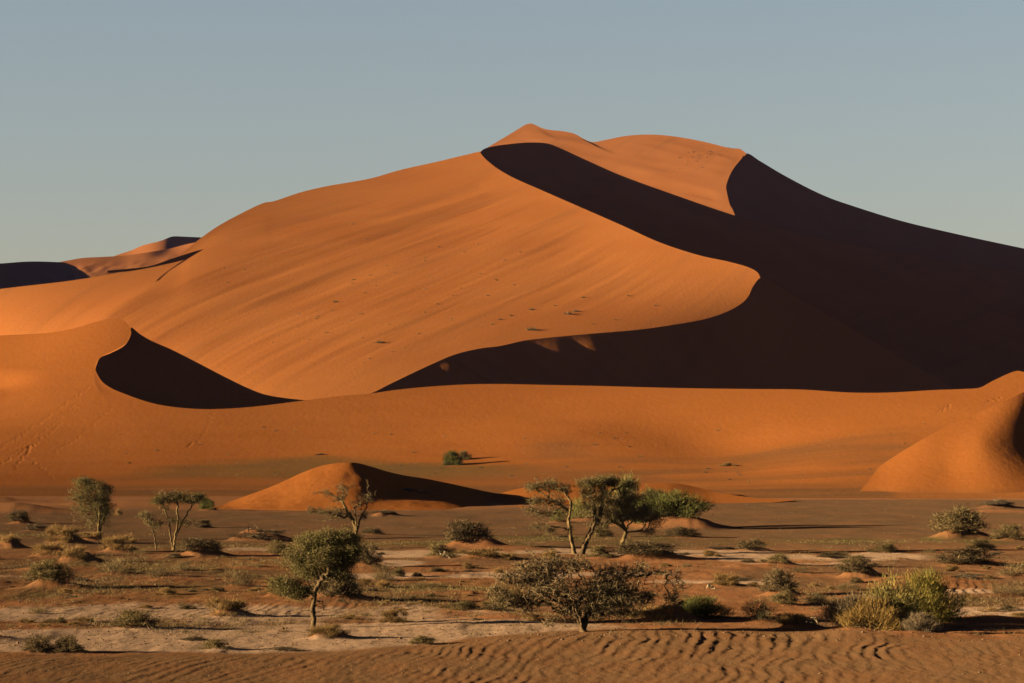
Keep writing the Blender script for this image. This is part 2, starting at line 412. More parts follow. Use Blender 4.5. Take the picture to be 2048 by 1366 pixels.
# shaded bowl of the left dune
DL = Plane(192, 737, float(F_tps(192, 737)) + .5, -.52, .33)
gDL = patch([(191, 735), (200, 716), (222, 706), (250, 690), (262, 668), (262, 655), (280, 668), (300, 680), (345, 700), (400, 728), (450, 754), (500, 778), (530, 789), (570, 796), (625, 802)],
            [(191, 738), (200, 765), (222, 785), (235, 800), (250, 805), (270, 815), (290, 820), (310, 825), (345, 835), (400, 845), (450, 845), (500, 840), (530, 835), (570, 830), (625, 812)],
            DL, 260, 70, mode='i')
build('sand_dune', [gDL], M_front, [(gDL[1][0][90:], .2, 1, .5, 60)], label='dark shaded bowl of the small left dune')
build('sand_dune', [gS], M_big, [], label='thin dark slip face on the left shoulder of the big dune')

# --- near dune at the right edge
R_ctrl = [(1700, 985, 402), (1755, 935, 419), (1850, 875, 430), (1950, 830, 441), (2048, 785, 452), (2300, 700, 484),
          (1800, 992, 396), (2048, 985, 396), (2300, 985, 396), (1900, 940, 411), (2048, 930, 413), (1960, 880, 424), (2060, 860, 435), (2140, 860, 445), (2220, 860, 455), (2300, 900, 450), (2450, 775, 492), (2580, 880, 462), (2740, 1003, 400), (2560, 985, 402)]
R_tps = TPS(R_ctrl, 1e-5)
gR = patch([(1690, 1002), (1715, 985), (1735, 965), (1755, 937), (1790, 912), (1850, 876), (1900, 850), (1950, 829), (2048, 784), (2120, 750), (2220, 716), (2320, 712), (2450, 770), (2580, 880), (2680, 960), (2750, 1003)],
           [(1690, 1004), (1755, 1005), (1850, 1006), (2048, 1008), (2300, 1010), (2600, 1010), (2750, 1008)], R_tps, 420, 120, disp=lambda x, y, u, v: fbm(x / 20, y / 20, 91, 2) * .12 - 1.0 * sstep(992, 1004, v))
def r_cover(u, v, W):
    n = fbm(W[..., 0] / 12, W[..., 1] / 8, 82, 4)
    return np.clip(.6 * sstep(968, 1000, v + n * 6), 0, 1), 0 * u
build('sand_dune', [gR], M_front, [(gR[1][0], .2, 1, .5, 60)], cover=r_cover, label='bright orange dune flank at the right edge behind the flat')
# ================================================================== small dunes on the flat
S1 = TPS([(430, 1014, 318), (500, 992, 326), (560, 968, 331), (620, 943, 334), (660, 930, 335.5), (700, 925, 335), (740, 934, 337.5), (800, 951, 348), (900, 969, 365), (985, 986, 386),
          (560, 990, 322), (600, 965, 328), (650, 950, 329.5), (700, 950, 329), (745, 955, 330.8), (785, 965, 338), (640, 985, 318.5), (700, 982, 318.5), (750, 985, 321), (800, 989, 326), (850, 991, 331), (900, 993, 338),
          (1040, 996, 372), (560, 1008, 314), (650, 1018, 307), (745, 1012, 310), (900, 1012, 318), (1040, 1010, 328), (420, 1025, 300), (1040, 1025, 300)], 4e-4)
gS1 = patch([(415, 1022), (460, 1003), (500, 989), (555, 968), (605, 945), (645, 931), (685, 925.5), (715, 926), (745, 934), (775, 943), (805, 950), (850, 957), (900, 967), (950, 978), (990, 986), (1045, 992)],
            [(415, 1030), (500, 1030), (600, 1030), (720, 1030), (850, 1028), (1045, 1020)], S1, 300, 110, disp=lambda x, y, u, v: fbm(x / 4, y / 5, 101, 3) * .08 + fbm(x / .8, y / 1.6, 102, 3) * .02 - .5 * np.exp(-((u - 840) / 35) ** 2 - ((v - 974) / 10) ** 2) - sstep(1018, 1030, v) * .8, fade=12)
build('sand_dune', [gS1], M_front, [(gS1[1][0], .4, 1, .5, 14)], label='small rounded dune on the flat with a dark lee side and tail')
S2 = TPS([(970, 998, 375), (1060, 973, 392), (1200, 965, 396), (1340, 966, 395), (1430, 984, 386), (1550, 999, 366), (970, 1014, 326), (1200, 1012, 328), (1380, 1010, 334), (1550, 1006, 345),
          (1060, 990, 362), (1200, 988, 362), (1340, 988, 362), (1450, 997, 360)], 2e-3)
gS2 = patch([(970, 998), (1010, 984), (1060, 973), (1120, 968), (1200, 965), (1280, 966), (1340, 966), (1380, 971), (1430, 984), (1480, 992), (1530, 997.5), (1590, 1000)],
            [(970, 1014), (1060, 1016), (1200, 1016), (1380, 1014), (1480, 1010), (1530, 1006), (1590, 1001)], S2, 240, 60, disp=lambda x, y, u, v: fbm(x / 6, y / 7, 103, 3) * .05 - sstep(1004, 1012, v) * .8 * sstep(1590, 1500, u), fade=8)
build('sand_dune', [gS2], M_front, [(gS2[1][0], .4, 1, .5, 10)], label='low pale dune tongue behind the group of trees')

# ================================================================== THE FLAT
def gpos(u, v):            # ground point under a photo point (flat reference plane)
    x, y = on_ground(u, v); return float(x), float(y)
def pxm(v): return (v - HOR) / CAM_H

MOUNDS = []                # x, y, rx, ry, h, lee stretch
def foot(u, v, w):         # centre of a thing w photo pixels wide whose near edge shows at row v
    x, y = gpos(u, v); k = .30 * w / pxm(v) / y
    return x * (1 + k), y * (1 + k)
def mound(u, v, w, h, lee=1.4, ry=None):
    x, y = foot(u, v, w); s = pxm(v)
    rx = w / 2 / s
    if h > 9 and ry is None and lee == 1.4:      # a companion lump makes the outline uneven
        q = rng.uniform(-.62, .62, 2); MOUNDS.append((x + q[0] * rx, y + q[1] * rx, rx * rng.uniform(.35, .55), rx * .4, .45 * h / s * rng.uniform(.5, 1), 1.2))
    MOUNDS.append((x, y, rx, (ry or rx * .75), .82 * h / s, lee))

# plants and heaps: u, v of foot, width, height in photo pixels, kind, mound height px, label
PL = [
 (37, 1049, 44, 18, 'dark', 10, 'dark olive shrub on a low mound at the far left edge behind the dead twigs'),
 (72, 1062, 50, 15, 'dead', 8, 'grey heap of dead twigs just right of the far left dark shrub'),
 (12, 1096, 46, 10, 'straw', 24, 'crumbling sand hummock with straw on top at the left edge'),
 (128, 1087, 62, 16, 'straw', 22, 'straw covered hummock left of the tall dense tree foot'),
 (182, 1082, 44, 9, 'straw', 11, 'low straw hummock right at the foot of the tall dense tree'),
 (103, 1110, 58, 12, 'straw', 20, 'golden grass dome below the straw hummock at the left'),
 (148, 1124, 66, 12, 'straw', 30, 'straw topped orange hummock with a dark right side, lowest of the left group'),
 (238, 1103, 54, 12, 'straw', 22, 'straw topped hummock between the tall dense tree and the flat topped tree'),
 (100, 1178, 92, 38, 'olive', 18, 'wide olive bush with a long shadow, left side of the middle flat'),
 (228, 1149, 62, 28, 'twiggy', 8, 'spiky pale shrub right of the wide olive bush'),
 (315, 1154, 44, 20, 'twiggy', 6, 'small spiky shrub between the brush heap and the pale spiky shrub'),
 (367, 1142, 42, 20, 'twiggy', 6, 'small spiky shrub right below the brush heap'),
 (400, 1114, 84, 20, 'dark', 20, 'brush covered mound with dark lee right of the flat topped tree foot'),
 (476, 1174, 58, 36, 'twiggy', 6, 'upright spiky shrub left of the round green tree'),
 (452, 1234, 66, 24, 'straw', 22, 'golden grass hummock with a dark right side, lower left'),
 (266, 1258, 78, 30, 'olive', 12, 'olive shrub on an orange mound standing on the pale pan at the left'),
 (80, 1308, 62, 28, 'dark', 12, 'dark leafy bush at the lower left, left one of the touching pair'),
 (136, 1308, 56, 30, 'dark', 10, 'dark leafy bush at the lower left, right one of the touching pair'),
 (431, 1299, 58, 18, 'olive', 6, 'low green brown shrub on the pale pan near the ripples'),
 (386, 1280, 50, 9, 'dead', 5, 'low twigs on the pale pan above the green brown shrub'),
 (172, 1244, 34, 12, 'straw', 3, 'small dry grass clump on the pan above the olive shrub'),
 (121, 1247, 26, 12, 'olive', 3, 'tiny grey green tuft on the pan at the left'),
 (405, 1056, 34, 15, 'dark', 6, 'small dark shrub with a thin long shadow behind the flat topped tree'),
 (512, 1082, 98, 16, 'dead', 22, 'long mound topped with dead branches left of the round green tree crown'),
 (413, 1021, 30, 24, 'green', 6, 'bright green bush with a golden left side at the foot of the dunes'),
 (236, 1031, 16, 13, 'straw', 2, 'single dry tuft right behind the tall dense tree'),
 (556, 1110, 46, 24, 'olive', 6, 'olive shrub left of the round green tree crown'),
 (745, 1069, 40, 13, 'dark', 5, 'low shrub with a thin shadow right of the bare tree foot'),
 (766, 1034, 46, 5, 'dead', 12, 'low dark mound behind and right of the bare tree'),
 (733, 1134, 48, 36, 'dark', 12, 'dark bush directly right of the round green tree crown'),
 (765, 1162, 54, 34, 'twiggy', 5, 'golden spiky shrub right of the round green tree'),
 (796, 1152, 30, 18, 'olive', 4, 'small olive tuft behind the golden spiky shrub'),
 (668, 1203, 100, 38, 'dark', 26, 'big dark bush on a mound behind the trunk of the round green tree'),
 (790, 1247, 48, 30, 'straw', 6, 'golden shrub on the pan right of the round green tree trunk'),
 (846, 1289, 50, 17, 'olive', 5, 'low brown shrub at the edge of the rippled sand, below the golden shrub'),
 (652, 1277, 70, 16, 'straw', 18, 'straw mound at the foot of the round green tree'),
 (566, 1302, 68, 15, 'dead', 3, 'sprawling twigs on the pan at the edge of the rippled sand'),
 (880, 1118, 58, 22, 'olive', 8, 'olive shrub with a bleached dead branch, below the dark dome'),
 (934, 1098, 92, 34, 'dark', 26, 'dark dome shaped bush in the middle of the flat'),
 (966, 1122, 90, 10, 'straw', 16, 'low sandy mound with straw right below the dark dome'),
 (926, 1224, 62, 16, 'olive', 8, 'low olive clump left of the spreading tree'),
 (990, 1226, 60, 14, 'dark', 8, 'dark matted clump at the left tip of the spreading tree'),
 (700, 1172, 40, 16, 'twiggy', 4, 'thin dry shrub between the dark bush and the golden spiky shrub'),
 (1262, 1056, 96, 92, 'pale', 22, 'tall pale green bush behind the brown crowned tree'),
 (1346, 1060, 124, 52, 'green', 24, 'big round green bush with the longest shadow, right of the trees'),
 (1305, 1056, 60, 46, 'pale', 16, 'pale green bush squeezed between the tall bush and the big round one'),
 (1164, 1043, 52, 40, 'yellow', 10, 'yellow green bush between the two leaning trunks'),
 (1115, 1046, 36, 22, 'yellow', 8, 'smaller yellow green bush behind the left leaning tree'),
 (1362, 1076, 66, 18, 'dark', 8, 'low dark shrub in front of the big round green bush'),
 (1205, 1074, 40, 22, 'olive', 5, 'small grey shrub behind the right leaning trunk'),
 (1288, 1119, 116, 22, 'dark', 18, 'long dark brush mound right of the brown crowned tree foot'),
 (1200, 1118, 56, 20, 'olive', 8, 'olive shrub between the feet of the leaning trees and the brown crowned tree'),
 (1500, 1101, 54, 18, 'dark', 10, 'low dark shrub alone on the flat right of the long brush mound'),
 (1440, 1099, 60, 6, 'dead', 6, 'line of dead sticks left of the lone dark shrub'),
 (1452, 1174, 50, 22, 'straw', 8, 'golden straw shrub above the bright green bush by the stump'),
 (1320, 1246, 90, 22, 'straw', 16, 'heap of straw and roots leaning on the crumbling stump'),
 (1408, 1243, 100, 42, 'green', 8, 'bright green bush right of the crumbling stump'),
 (1520, 1246, 72, 38, 'sage', 12, 'grey green round clump left of the dead branch'),
 (1590, 1258, 58, 12, 'straw', 18, 'red sand hummock with a dark right side beside the dead branch'),
 (1556, 1192, 64, 40, 'dark', 18, 'dark bush with a wide triangular shadow above the two small green shrubs'),
 (1567, 1214, 54, 26, 'olive', 4, 'small green shrub below the bush with the triangular shadow, left one'),
 (1634, 1212, 54, 25, 'sage', 4, 'small pale shrub below the bush with the triangular shadow, right one'),
 (1552, 1131, 52, 16, 'olive', 10, 'small olive mound shrub left of the flat dark mat'),
 (1661, 1117, 50, 11, 'dark', 5, 'flat dark mat of brush on the pan at the right'),
 (1765, 1107, 54, 17, 'olive', 6, 'olive shrub right of the flat dark mat'),
 (1716, 1136, 66, 20, 'olive', 6, 'olive shrub standing behind the mound with a dark lee'),
 (1712, 1160, 70, 16, 'dark', 24, 'brush topped mound with a dark lee and a long thin shadow at the right'),
 (1916, 1081, 100, 42, 'olive', 26, 'large brown olive bush on a high mound at the right'),
 (2018, 1084, 66, 22, 'olive', 12, 'olive shrub at the right edge beside the large mound bush'),
 (1965, 1102, 52, 21, 'olive', 4, 'rounded small shrub just below the large mound bush'),
 (1932, 1133, 96, 32, 'dark', 10, 'wide dark shrub on a red mound below the rounded small shrub'),
 (1990, 1019, 64, 14, 'dead', 12, 'pile of dead branches on the far flat at the right'),
 (1932, 1158, 66, 16, 'dead', 5, 'dry sprawling shrub below the wide dark shrub'),
 (2034, 1156, 70, 26, 'twiggy', 12, 'pale spiky shrub on a mound at the right edge'),
 (2012, 1193, 76, 16, 'twiggy', 8, 'low spiky shrub near the right edge beside the small ripples'),
 (1700, 1184, 56, 14, 'twiggy', 4, 'thin grey shrub above the big yellow green bush'),
 (1976, 1224, 34, 6, 'straw', 6, 'small straw bump on the pale patch at the right'),
 (2044, 1238, 34, 10, 'straw', 8, 'straw bump at the right edge on the pale patch'),
 (1712, 1264, 116, 56, 'greystraw', 14, 'matted grey straw clump forming the left end of the big foreground bush'),
 (1745, 1268, 112, 58, 'gold', 8, 'golden straw clump in front of the feathery foreground bush'),
 (1782, 1262, 112, 96, 'feather', 10, 'feathery pale green foreground bush, left one of the tallest pair'),
 (1856, 1254, 112, 98, 'feather2', 12, 'feathery yellow green foreground bush, right one of the tallest pair'),
 (1842, 1274, 60, 34, 'greystraw', 8, 'tangled grey brush at the front right foot of the foreground bush'),
 (1600, 1150, 46, 14, 'twiggy', 3, 'faint dry shrub between the small olive mound shrub and the dark lee mound'),
 (1480, 1165, 70, 12, 'dead', 3, 'scatter of dry sticks right of the golden straw shrub'),
 (1060, 1246, 34, 18, 'straw', 2, 'dry grass clump under the left boughs of the spreading tree'),
 (1085, 1160, 40, 14, 'twiggy', 3, 'thin dry shrub behind the left limbs of the spreading tree'),
 (855, 1175, 60, 12, 'twiggy', 4, 'pale low shrub in the middle, above the long mound shadow'),
 (700, 1238, 34, 12, 'straw', 2, 'small straw tuft on the pan right of the green tree trunk'),
 (330, 1190, 44, 12, 'straw', 4, 'low straw tuft above the mottled pan'),
 (560, 1195, 60, 14, 'straw', 12, 'orange grassy hump left of the green tree trunk'),
 (290, 1218, 30, 10, 'straw', 2, 'single straw tuft in the mottled pan'),
 (1130, 1075, 30, 8, 'dead', 2, 'small dry twigs behind the leaning trees'),
]
for p in PL:
    mound(p[0] + p[2] * .05, p[1], p[2] * 1.25, p[5])
# hummocks without plants: stump mound, sand drifts, and the low drifts out of frame whose shadows reach in
for a in [(1352, 1246, 60, 20, 1.2), (250, 1010, 330, 8, 1.2), (60, 1030, 170, 7, 2), (520, 1140, 200, 10, 1.5), (1830, 1170, 260, 14, 1.6), (1640, 1235, 240, 12, 1.6), (1760, 1285, 330, 16, 1.3),
          (1990, 1250, 260, 16, 1.2), (880, 1190, 260, 8, 1.6), (1020, 1245, 220, 10, 1.6), (620, 1215, 250, 10, 1.5), (1450, 1215, 200, 10, 1.6), (1240, 1175, 260, 7, 1.5), (330, 1165, 120, 7, 1.4), (200, 1200, 110, 6, 1.4), (420, 1200, 100, 6, 1.4), (880, 1150, 120, 7, 1.4), (1140, 1205, 130, 6, 1.4), (1960, 1130, 200, 10, 1.5),
          (700, 1130, 130, 7, 1.5), (330, 1245, 200, 5, 1.6), (1500, 1140, 180, 8, 1.5), (110, 1140, 200, 12, 1.4), (-40, 1170, 120, 14, 1.5), (1350, 1060, 190, 12, 1.2), (1990, 1025, 130, 8, 1.3), (1000, 1100, 160, 6, 1.5),
          (-50, 1002, 190, 16, 1.5), (-40, 1030, 260, 26, 1.6), (-90, 975, 170, 10, 1.4), (-60, 1280, 120, 14, 1.4), (1120, 1185, 60, 8, 1.3), (2120, 1200, 120, 16, 1.3)]:
    mound(*a[:4], lee=a[4])
for k in range(110):       # small lumps between the plants
    v = 1095 + 200 * rng.random() ** 1.0; u = -150 + 2350 * rng.random()
    if v > 1250 and u < 1000: continue
    mound(u, v, 18 + 34 * rng.random(), 1.5 + 4 * rng.random() ** 2, lee=1.4)
MA = np.array(MOUNDS)

def sheet_edge(u):         # row where the rippled sand sheet of the foreground begins
    return np.interp(u, [-400, 0, 300, 500, 700, 850, 1000, 1150, 1300, 1500, 1650, 1800, 1950, 2100, 2500], [1318, 1313, 1309, 1306, 1298, 1287, 1268, 1262, 1256, 1252, 1262, 1284, 1278, 1272, 1270])

def hg(x, y):
    """height of the flat"""
    x = np.asarray(x, float); y = np.asarray(y, float); shp = x.shape
    x = x.ravel(); y = y.ravel()
    u = vec_to_u(x, y); v = HOR + F * CAM_H / y
    z = fbm(x / 14, y / 22, 201, 3) * .13 + fbm(x / 2.6, y / 5, 205, 3) * .05
    far = sstep(1010, 975, v)
    z = z * (1 - far) - far * .5
    # rough crust between the mounds
    rough = sstep(1085, 1120, v) * (1 - sstep(-6, 10, v - sheet_edge(u)))
    cr_ = fbm(x / .75, y / 2.4, 215, 3)
    z += rough * (cr_ * .028 + .05 * np.clip(fbm(x / 1.1, y / 4.5, 219, 2) - .25, 0, 1))
    # foreground sheet and its ripples
    sh = sstep(-2, 22, v - sheet_edge(u) + 5 * fbm(x / 3, y / 6, 230, 2))
    z += sh * .10
    am = sh * (.35 + .8 * np.clip(fbm(x / 4.5, y / 9, 231, 2) + .45, 0, .62)) * (1 - .72 * sstep(1700, 1850, u) * sstep(2400, 1900, u))
    am *= .55 + .45 * sstep(700, 1000, u) + .25 * sstep(1330, 1300, v)
    ph = x * .99 - y * .12 + .95 * fbm(x / 4.5, y / 11, 233, 2) + .16 * fbm(x / .9, y / 2.5, 235, 2)
    t = (ph / .50) % 1.0
    prof = np.where(t < .64, t / .64, (1 - t) / .36); prof = prof * prof * (3 - 2 * prof)
    brk = np.clip(.62 + .75 * fbm(x / 1.1, y / 3.0, 237, 2), .15, 1)
    z += am * .029 * prof * brk + sh * .010 * fbm(x / .22, y / .9, 239, 2)
    # small ripple fields between the mounds
    for (cu, cv, ru, rv, a) in [(60, 1190, 110, 16, .010), (1930, 1178, 100, 10, .03), (500, 1215, 420, 20, .012)]:
        w = np.exp(-((u - cu) / ru) ** 4 - ((v - cv) / rv) ** 4)
        z += w * a * prof * brk * 1.2
    for mx, my, rx, ry, h, lee in MA:
        lo, hi = mx - rx * 1.9, mx + rx * 1.9 * lee
        k = np.nonzero((x > lo) & (x < hi) & (np.abs(y - my) < ry * 2.2))[0]
        if not len(k): continue
        dx = x[k] - mx; dy = (y[k] - my) / ry
        wob = 1 + .22 * vnoise(x[k] * 1.1 / rx + mx, y[k] * 1.1 / ry + my, 240)
        dx = np.where(dx > 0, dx / lee, dx) / rx * wob
        r = np.sqrt(dx * dx + dy * dy * wob)
        pr = np.exp(-(r * 1.22) ** 2.3)
        lump = 1 + .18 * fbm(x[k] / (rx * .35) + my, y[k] / (ry * .35), 244, 2)
        z[k] += h * pr * lump
    return z.reshape(shp)

# ground mesh: rows follow the distance, fine inside the view, coarse outside
vr = np.concatenate([np.arange(1600, 1400, -12.0), np.arange(1400, 1180, -.62), np.arange(1180, 1020, -.55), np.arange(1020, 972, -1.0)])
yr = F * CAM_H / (vr - HOR)
yr = np.concatenate([[-60, -20, 10, 25, 40], yr[yr > 45], np.geomspace(500, 5200, 40)])
ucol = np.concatenate([np.linspace(-8000, -1560, 16), np.linspace(-1500, -130, 50), np.arange(-120, 2170, 2.1), np.linspace(2180, 3550, 50), np.linspace(3620, 10000, 16)])
XX = (ucol[None] - 1024) / F * np.maximum(yr, 75)[:, None]
YY = np.broadcast_to(yr[:, None], XX.shape)
XX = XX * (1 + 4 * sstep(480, 3000, YY) * 1)        # spreads out to reach the horizon
ZZ = np.where(YY > 60, hg(XX, np.maximum(YY, 60)), 0)
UG = vec_to_u(XX, np.maximum(YY, 60)); VG = HOR + F * CAM_H / np.maximum(YY, 60)

def ground_cover(u, v, x, y):
    n1 = fbm(x / 7, y / 16, 301, 4); n2 = fbm(x / 2.2, y / 7, 303, 4); n3 = fbm(x / 20, y / 30, 305, 3)
    sheet = sstep(-4, 6, v - sheet_edge(u) + 5 * fbm(x / 3, y / 6, 230, 2))
    def band(cu, cv, ru, rv, k=1.0):
        return k * np.exp(-np.abs((u - cu) / ru) ** 4 - np.abs((v - cv + 3 * n3) / rv) ** 3)
    pan = np.zeros_like(u)
    for b in [(380, 1280, 640, 26, 1.2), (1000, 1266, 330, 16, 1.1), (500, 1225, 620, 22, .62), (0, 1232, 260, 20, .7), (900, 1252, 420, 10, .9), (590, 1096, 190, 4.5, 1), (860, 1107, 170, 8, .95), (1250, 1103, 260, 7, .8),
              (1000, 1150, 380, 8, .8), (1620, 1112, 300, 9, .7), (1420, 1103, 200, 6, .6), (2000, 1224, 120, 12, 1.1), (1960, 1180, 130, 8, .6), (1350, 1165, 220, 8, .6), (760, 1125, 120, 8, .7), (40, 1150, 60, 4, .7), (1600, 1125, 200, 5, .6), (1470, 1195, 120, 10, .5), (850, 1212, 200, 8, .5)]:
        pan = np.maximum(pan, band(*b))
    pan = sstep(.34, .62, pan + .36 * n2 + .10 * n1)
    grav = sstep(1008, 1022, v + 5 * n1 - 6 * np.exp(-((u - 700) / 300) ** 2)) * (1 - sstep(1085, 1110, v + 8 * n1))
    grav = np.maximum(grav, sstep(1250, 1450, u) * sstep(994, 999, v) * (1 - sstep(1080, 1100, v + 8 * n1)))
    grav = grav * (.88 + .3 * n2)
    mid = sstep(1085, 1115, v) * (1 - sheet)
    grav = np.maximum(grav, mid * sstep(-.25, .35, n1 + .4 * n2) * .75)
    green = np.zeros_like(u)
    for b in [(250, 1003, 40, 4, 1), (150, 1020, 60, 4, .7), (520, 1092, 260, 9, .8), (830, 1085, 260, 8, .9), (1150, 1078, 250, 9, .8), (1750, 1085, 260, 6, 1), (350, 1130, 260, 16, .7), (60, 1070, 200, 8, .5), (700, 1180, 500, 14, .5), (250, 1180, 300, 20, .6), (1430, 1085, 120, 6, .5), (900, 1176, 200, 12, .6)]:
        green = np.maximum(green, band(*b))
    green = np.clip(green * (.55 + 1.2 * n2), 0, 1) * (1 - pan * .8)
    return np.clip(pan, 0, 1) * (1 - sheet), np.clip(grav, 0, 1) * (1 - sheet), green * (1 - sheet), sheet
ca, cb, cc, cd = ground_cover(UG, VG, XX, YY)
mcov = np.zeros_like(ca)   # mounds are loose red sand
for mx, my, rx, ry, h, lee in MA:
    k = (np.abs(XX - mx) < rx * 2.5) & (np.abs(YY - my) < ry * 2)
    if k.any():
        dx = XX[k] - mx; dx = np.where(dx > 0, dx / lee, dx) / rx
        mcov[k] = np.maximum(mcov[k], min(1, h / .22) * np.exp(-(dx ** 2 + ((YY[k] - my) / ry) ** 2) * .9))
mcov = sstep(.25, .6, mcov + .15 * fbm(XX / 1.2, YY / 3, 307, 2))
ca = ca * (1 - mcov); cb = cb * (1 - mcov); cc = cc * (1 - .7 * mcov)

def ground_material():
    m, nt = new_mat('desert flat'); geo = N(nt, 'ShaderNodeNewGeometry'); pos = geo.outputs['Position']
    a1 = N(nt, 'ShaderNodeAttribute', attribute_name='cover'); s1 = N(nt, 'ShaderNodeSeparateColor'); nt.links.new(a1.outputs['Color'], s1.inputs[0])
    a2 = N(nt, 'ShaderNodeAttribute', attribute_name='sheet')
    st = scaled(nt, pos, (1, .4, 1))
    f1 = noise(nt, st, 3.2, 5, .72); f2 = noise(nt, st, .55, 4, .6); f3 = noise(nt, st, 9.0, 3, .7)
    sand = mixrgb(nt, ramp(nt, f2, .3, .7), (.250, .106, .045), (.228, .087, .035))
    sand = mixrgb(nt, ramp(nt, f1, .45, .8), sand, (.14, .07, .035))
    grav = mixrgb(nt, ramp(nt, f1, .3, .65), (0.1385, 0.0748, 0.0388), (0.1073, 0.0561, 0.0284))
    grav = mixrgb(nt, ramp(nt, f3, .55, .75), grav, (0.09, 0.054, 0.0318))
    pan = mixrgb(nt, ramp(nt, f1, .35, .7), (.375, .225, .140), (.285, .165, .098))
    pan = mixrgb(nt, ramp(nt, f3, .62, .8), pan, (0.1662, 0.0969, 0.0588))
    grn = mixrgb(nt, ramp(nt, f3, .4, .6), (0.0692, 0.0568, 0.0166), (0.1038, 0.0727, 0.0249))
    sht = mixrgb(nt, ramp(nt, f2, .35, .7), (.172, .086, .040), (.180, .080, .035))
    sht = mixrgb(nt, ramp(nt, f3, .55, .8), sht, (0.1523, 0.0762, 0.0346))
    col = mixrgb(nt, s1.outputs[1], sand, grav)
    col = mixrgb(nt, s1.outputs[0], col, pan)
    mu = N(nt, 'ShaderNodeMath', operation='MULTIPLY'); nt.links.new(s1.outputs[2], mu.inputs[0]); nt.links.new(ramp(nt, f1, .25, .5), mu.inputs[1])
    col = mixrgb(nt, mu.outputs[0], col, grn)
    col = mixrgb(nt, a2.outputs['Fac'], col, sht)
    b1 = N(nt, 'ShaderNodeBump', Strength=.35, Distance=.06); nt.links.new(noise(nt, st, 5.5, 5, .7), b1.inputs['Height'])
    bs = N(nt, 'ShaderNodeBsdfDiffuse', Roughness=.5); nt.links.new(col, bs.inputs[0]); nt.links.new(b1.outputs[0], bs.inputs['Normal'])
    nt.links.new(bs.outputs[0], N(nt, 'ShaderNodeOutputMaterial').inputs[0]); return m
M_ground = ground_material()
cov = np.stack([ca, cb, cc, np.ones_like(ca)], -1)
ground = mesh_obj('ground', np.stack([XX, YY, ZZ], -1), grid_faces(*XX.shape), M_ground, True,
                  {'cover': ('FLOAT_COLOR', 'POINT', cov), 'sheet': ('FLOAT', 'POINT', cd)})
tag(ground, 'flat desert floor of red sand, gravel and pale pan with rippled sand in front', None, None, 'structure')
def gz(x, y): return float(hg(np.array([x]), np.array([y]))[0])
# ================================================================== PLANTS
def leaf_mat(name, ca, cb, trans=.25):
    m, nt = new_mat(name)
    at = N(nt, 'ShaderNodeAttribute', attribute_name='tint')
    oi = N(nt, 'ShaderNodeObjectInfo')
    c = mixrgb(nt, at.outputs['Fac'], ca, cb)
    hs = N(nt, 'ShaderNodeHueSaturation'); nt.links.new(c, hs.inputs['Color'])
    mr = N(nt, 'ShaderNodeMapRange'); nt.links.new(oi.outputs['Random'], mr.inputs[0]); mr.inputs[3].default_value = .78; mr.inputs[4].default_value = 1.2
    nt.links.new(mr.outputs[0], hs.inputs['Value'])
    d = N(nt, 'ShaderNodeBsdfDiffuse'); t = N(nt, 'ShaderNodeBsdfTranslucent'); mx = N(nt, 'ShaderNodeMixShader'); mx.inputs[0].default_value = trans
    nt.links.new(hs.outputs[0], d.inputs[0]); nt.links.new(hs.outputs[0], t.inputs[0])
    nt.links.new(d.outputs[0], mx.inputs[1]); nt.links.new(t.outputs[0], mx.inputs[2])
    nt.links.new(mx.outputs[0], N(nt, 'ShaderNodeOutputMaterial').inputs[0]); return m

LM = {
 'olive': leaf_mat('olive foliage', (.15, .10, .042), (.24, .16, .068)),
 'dark': leaf_mat('dark brush foliage', (.105, .068, .034), (.185, .118, .058), .15),
 'straw': leaf_mat('dry straw', (0.3538, 0.2, 0.0731), (0.2077, 0.1154, 0.0462)),
 'greystraw': leaf_mat('grey matted straw', (0.2308, 0.1538, 0.0885), (0.1385, 0.0923, 0.0538)),
 'gold': leaf_mat('golden straw', (0.4, 0.2308, 0.0692), (0.2615, 0.1462, 0.0462)),
 'twiggy': leaf_mat('pale spiky twigs', (.26, .165, .078), (.13, .088, .040)),
 'dead': leaf_mat('dead wood twigs', (0.2077, 0.1385, 0.0808), (0.1077, 0.0692, 0.0423), .05),
 'green': leaf_mat('green reed foliage', (.088, .085, .024), (.15, .13, .04)),
 'pale': leaf_mat('pale green foliage', (.20, .165, .06), (.13, .115, .04)),
 'yellow': leaf_mat('yellow green foliage', (0.2538, 0.2154, 0.0615), (0.1538, 0.1385, 0.0423)),
 'sage': leaf_mat('sage foliage', (.17, .125, .062), (.11, .085, .042)),
 'feather': leaf_mat('feathery pale green foliage', (.19, .17, .06), (.34, .215, .06)),
 'feather2': leaf_mat('feathery yellow green foliage', (.16, .145, .035), (.31, .20, .045)),
}
LM['stem'] = leaf_mat('dry stems', (0.2, 0.1308, 0.0654), (0.1154, 0.0731, 0.0385), 0)

def blades(base, direc, length, width):
    """thin triangles: base point, direction, length, width"""
    n = len(base)
    side = np.cross(direc, rng.normal(size=(n, 3))); side /= np.linalg.norm(side, axis=1)[:, None] + 1e-9
    V = np.stack([base - side * width[:, None] / 2, base + side * width[:, None] / 2, base + direc * length[:, None]], 1)
    return V.reshape(-1, 3), np.arange(3 * n).reshape(n, 3)

def leaves(cen, size):
    n = len(cen); a = rng.normal(size=(n, 3)); a /= np.linalg.norm(a, axis=1)[:, None]
    b = np.cross(a, rng.normal(size=(n, 3))); b /= np.linalg.norm(b, axis=1)[:, None]
    s = size[:, None]
    V = np.stack([cen - a * s, cen + b * s * .55, cen + a * s, cen - b * s * .55], 1)
    return V.reshape(-1, 3), np.arange(4 * n).reshape(n, 4)

def tint_attr(nf): return {'tint': ('FLOAT', 'FACE', rng.random(nf))}

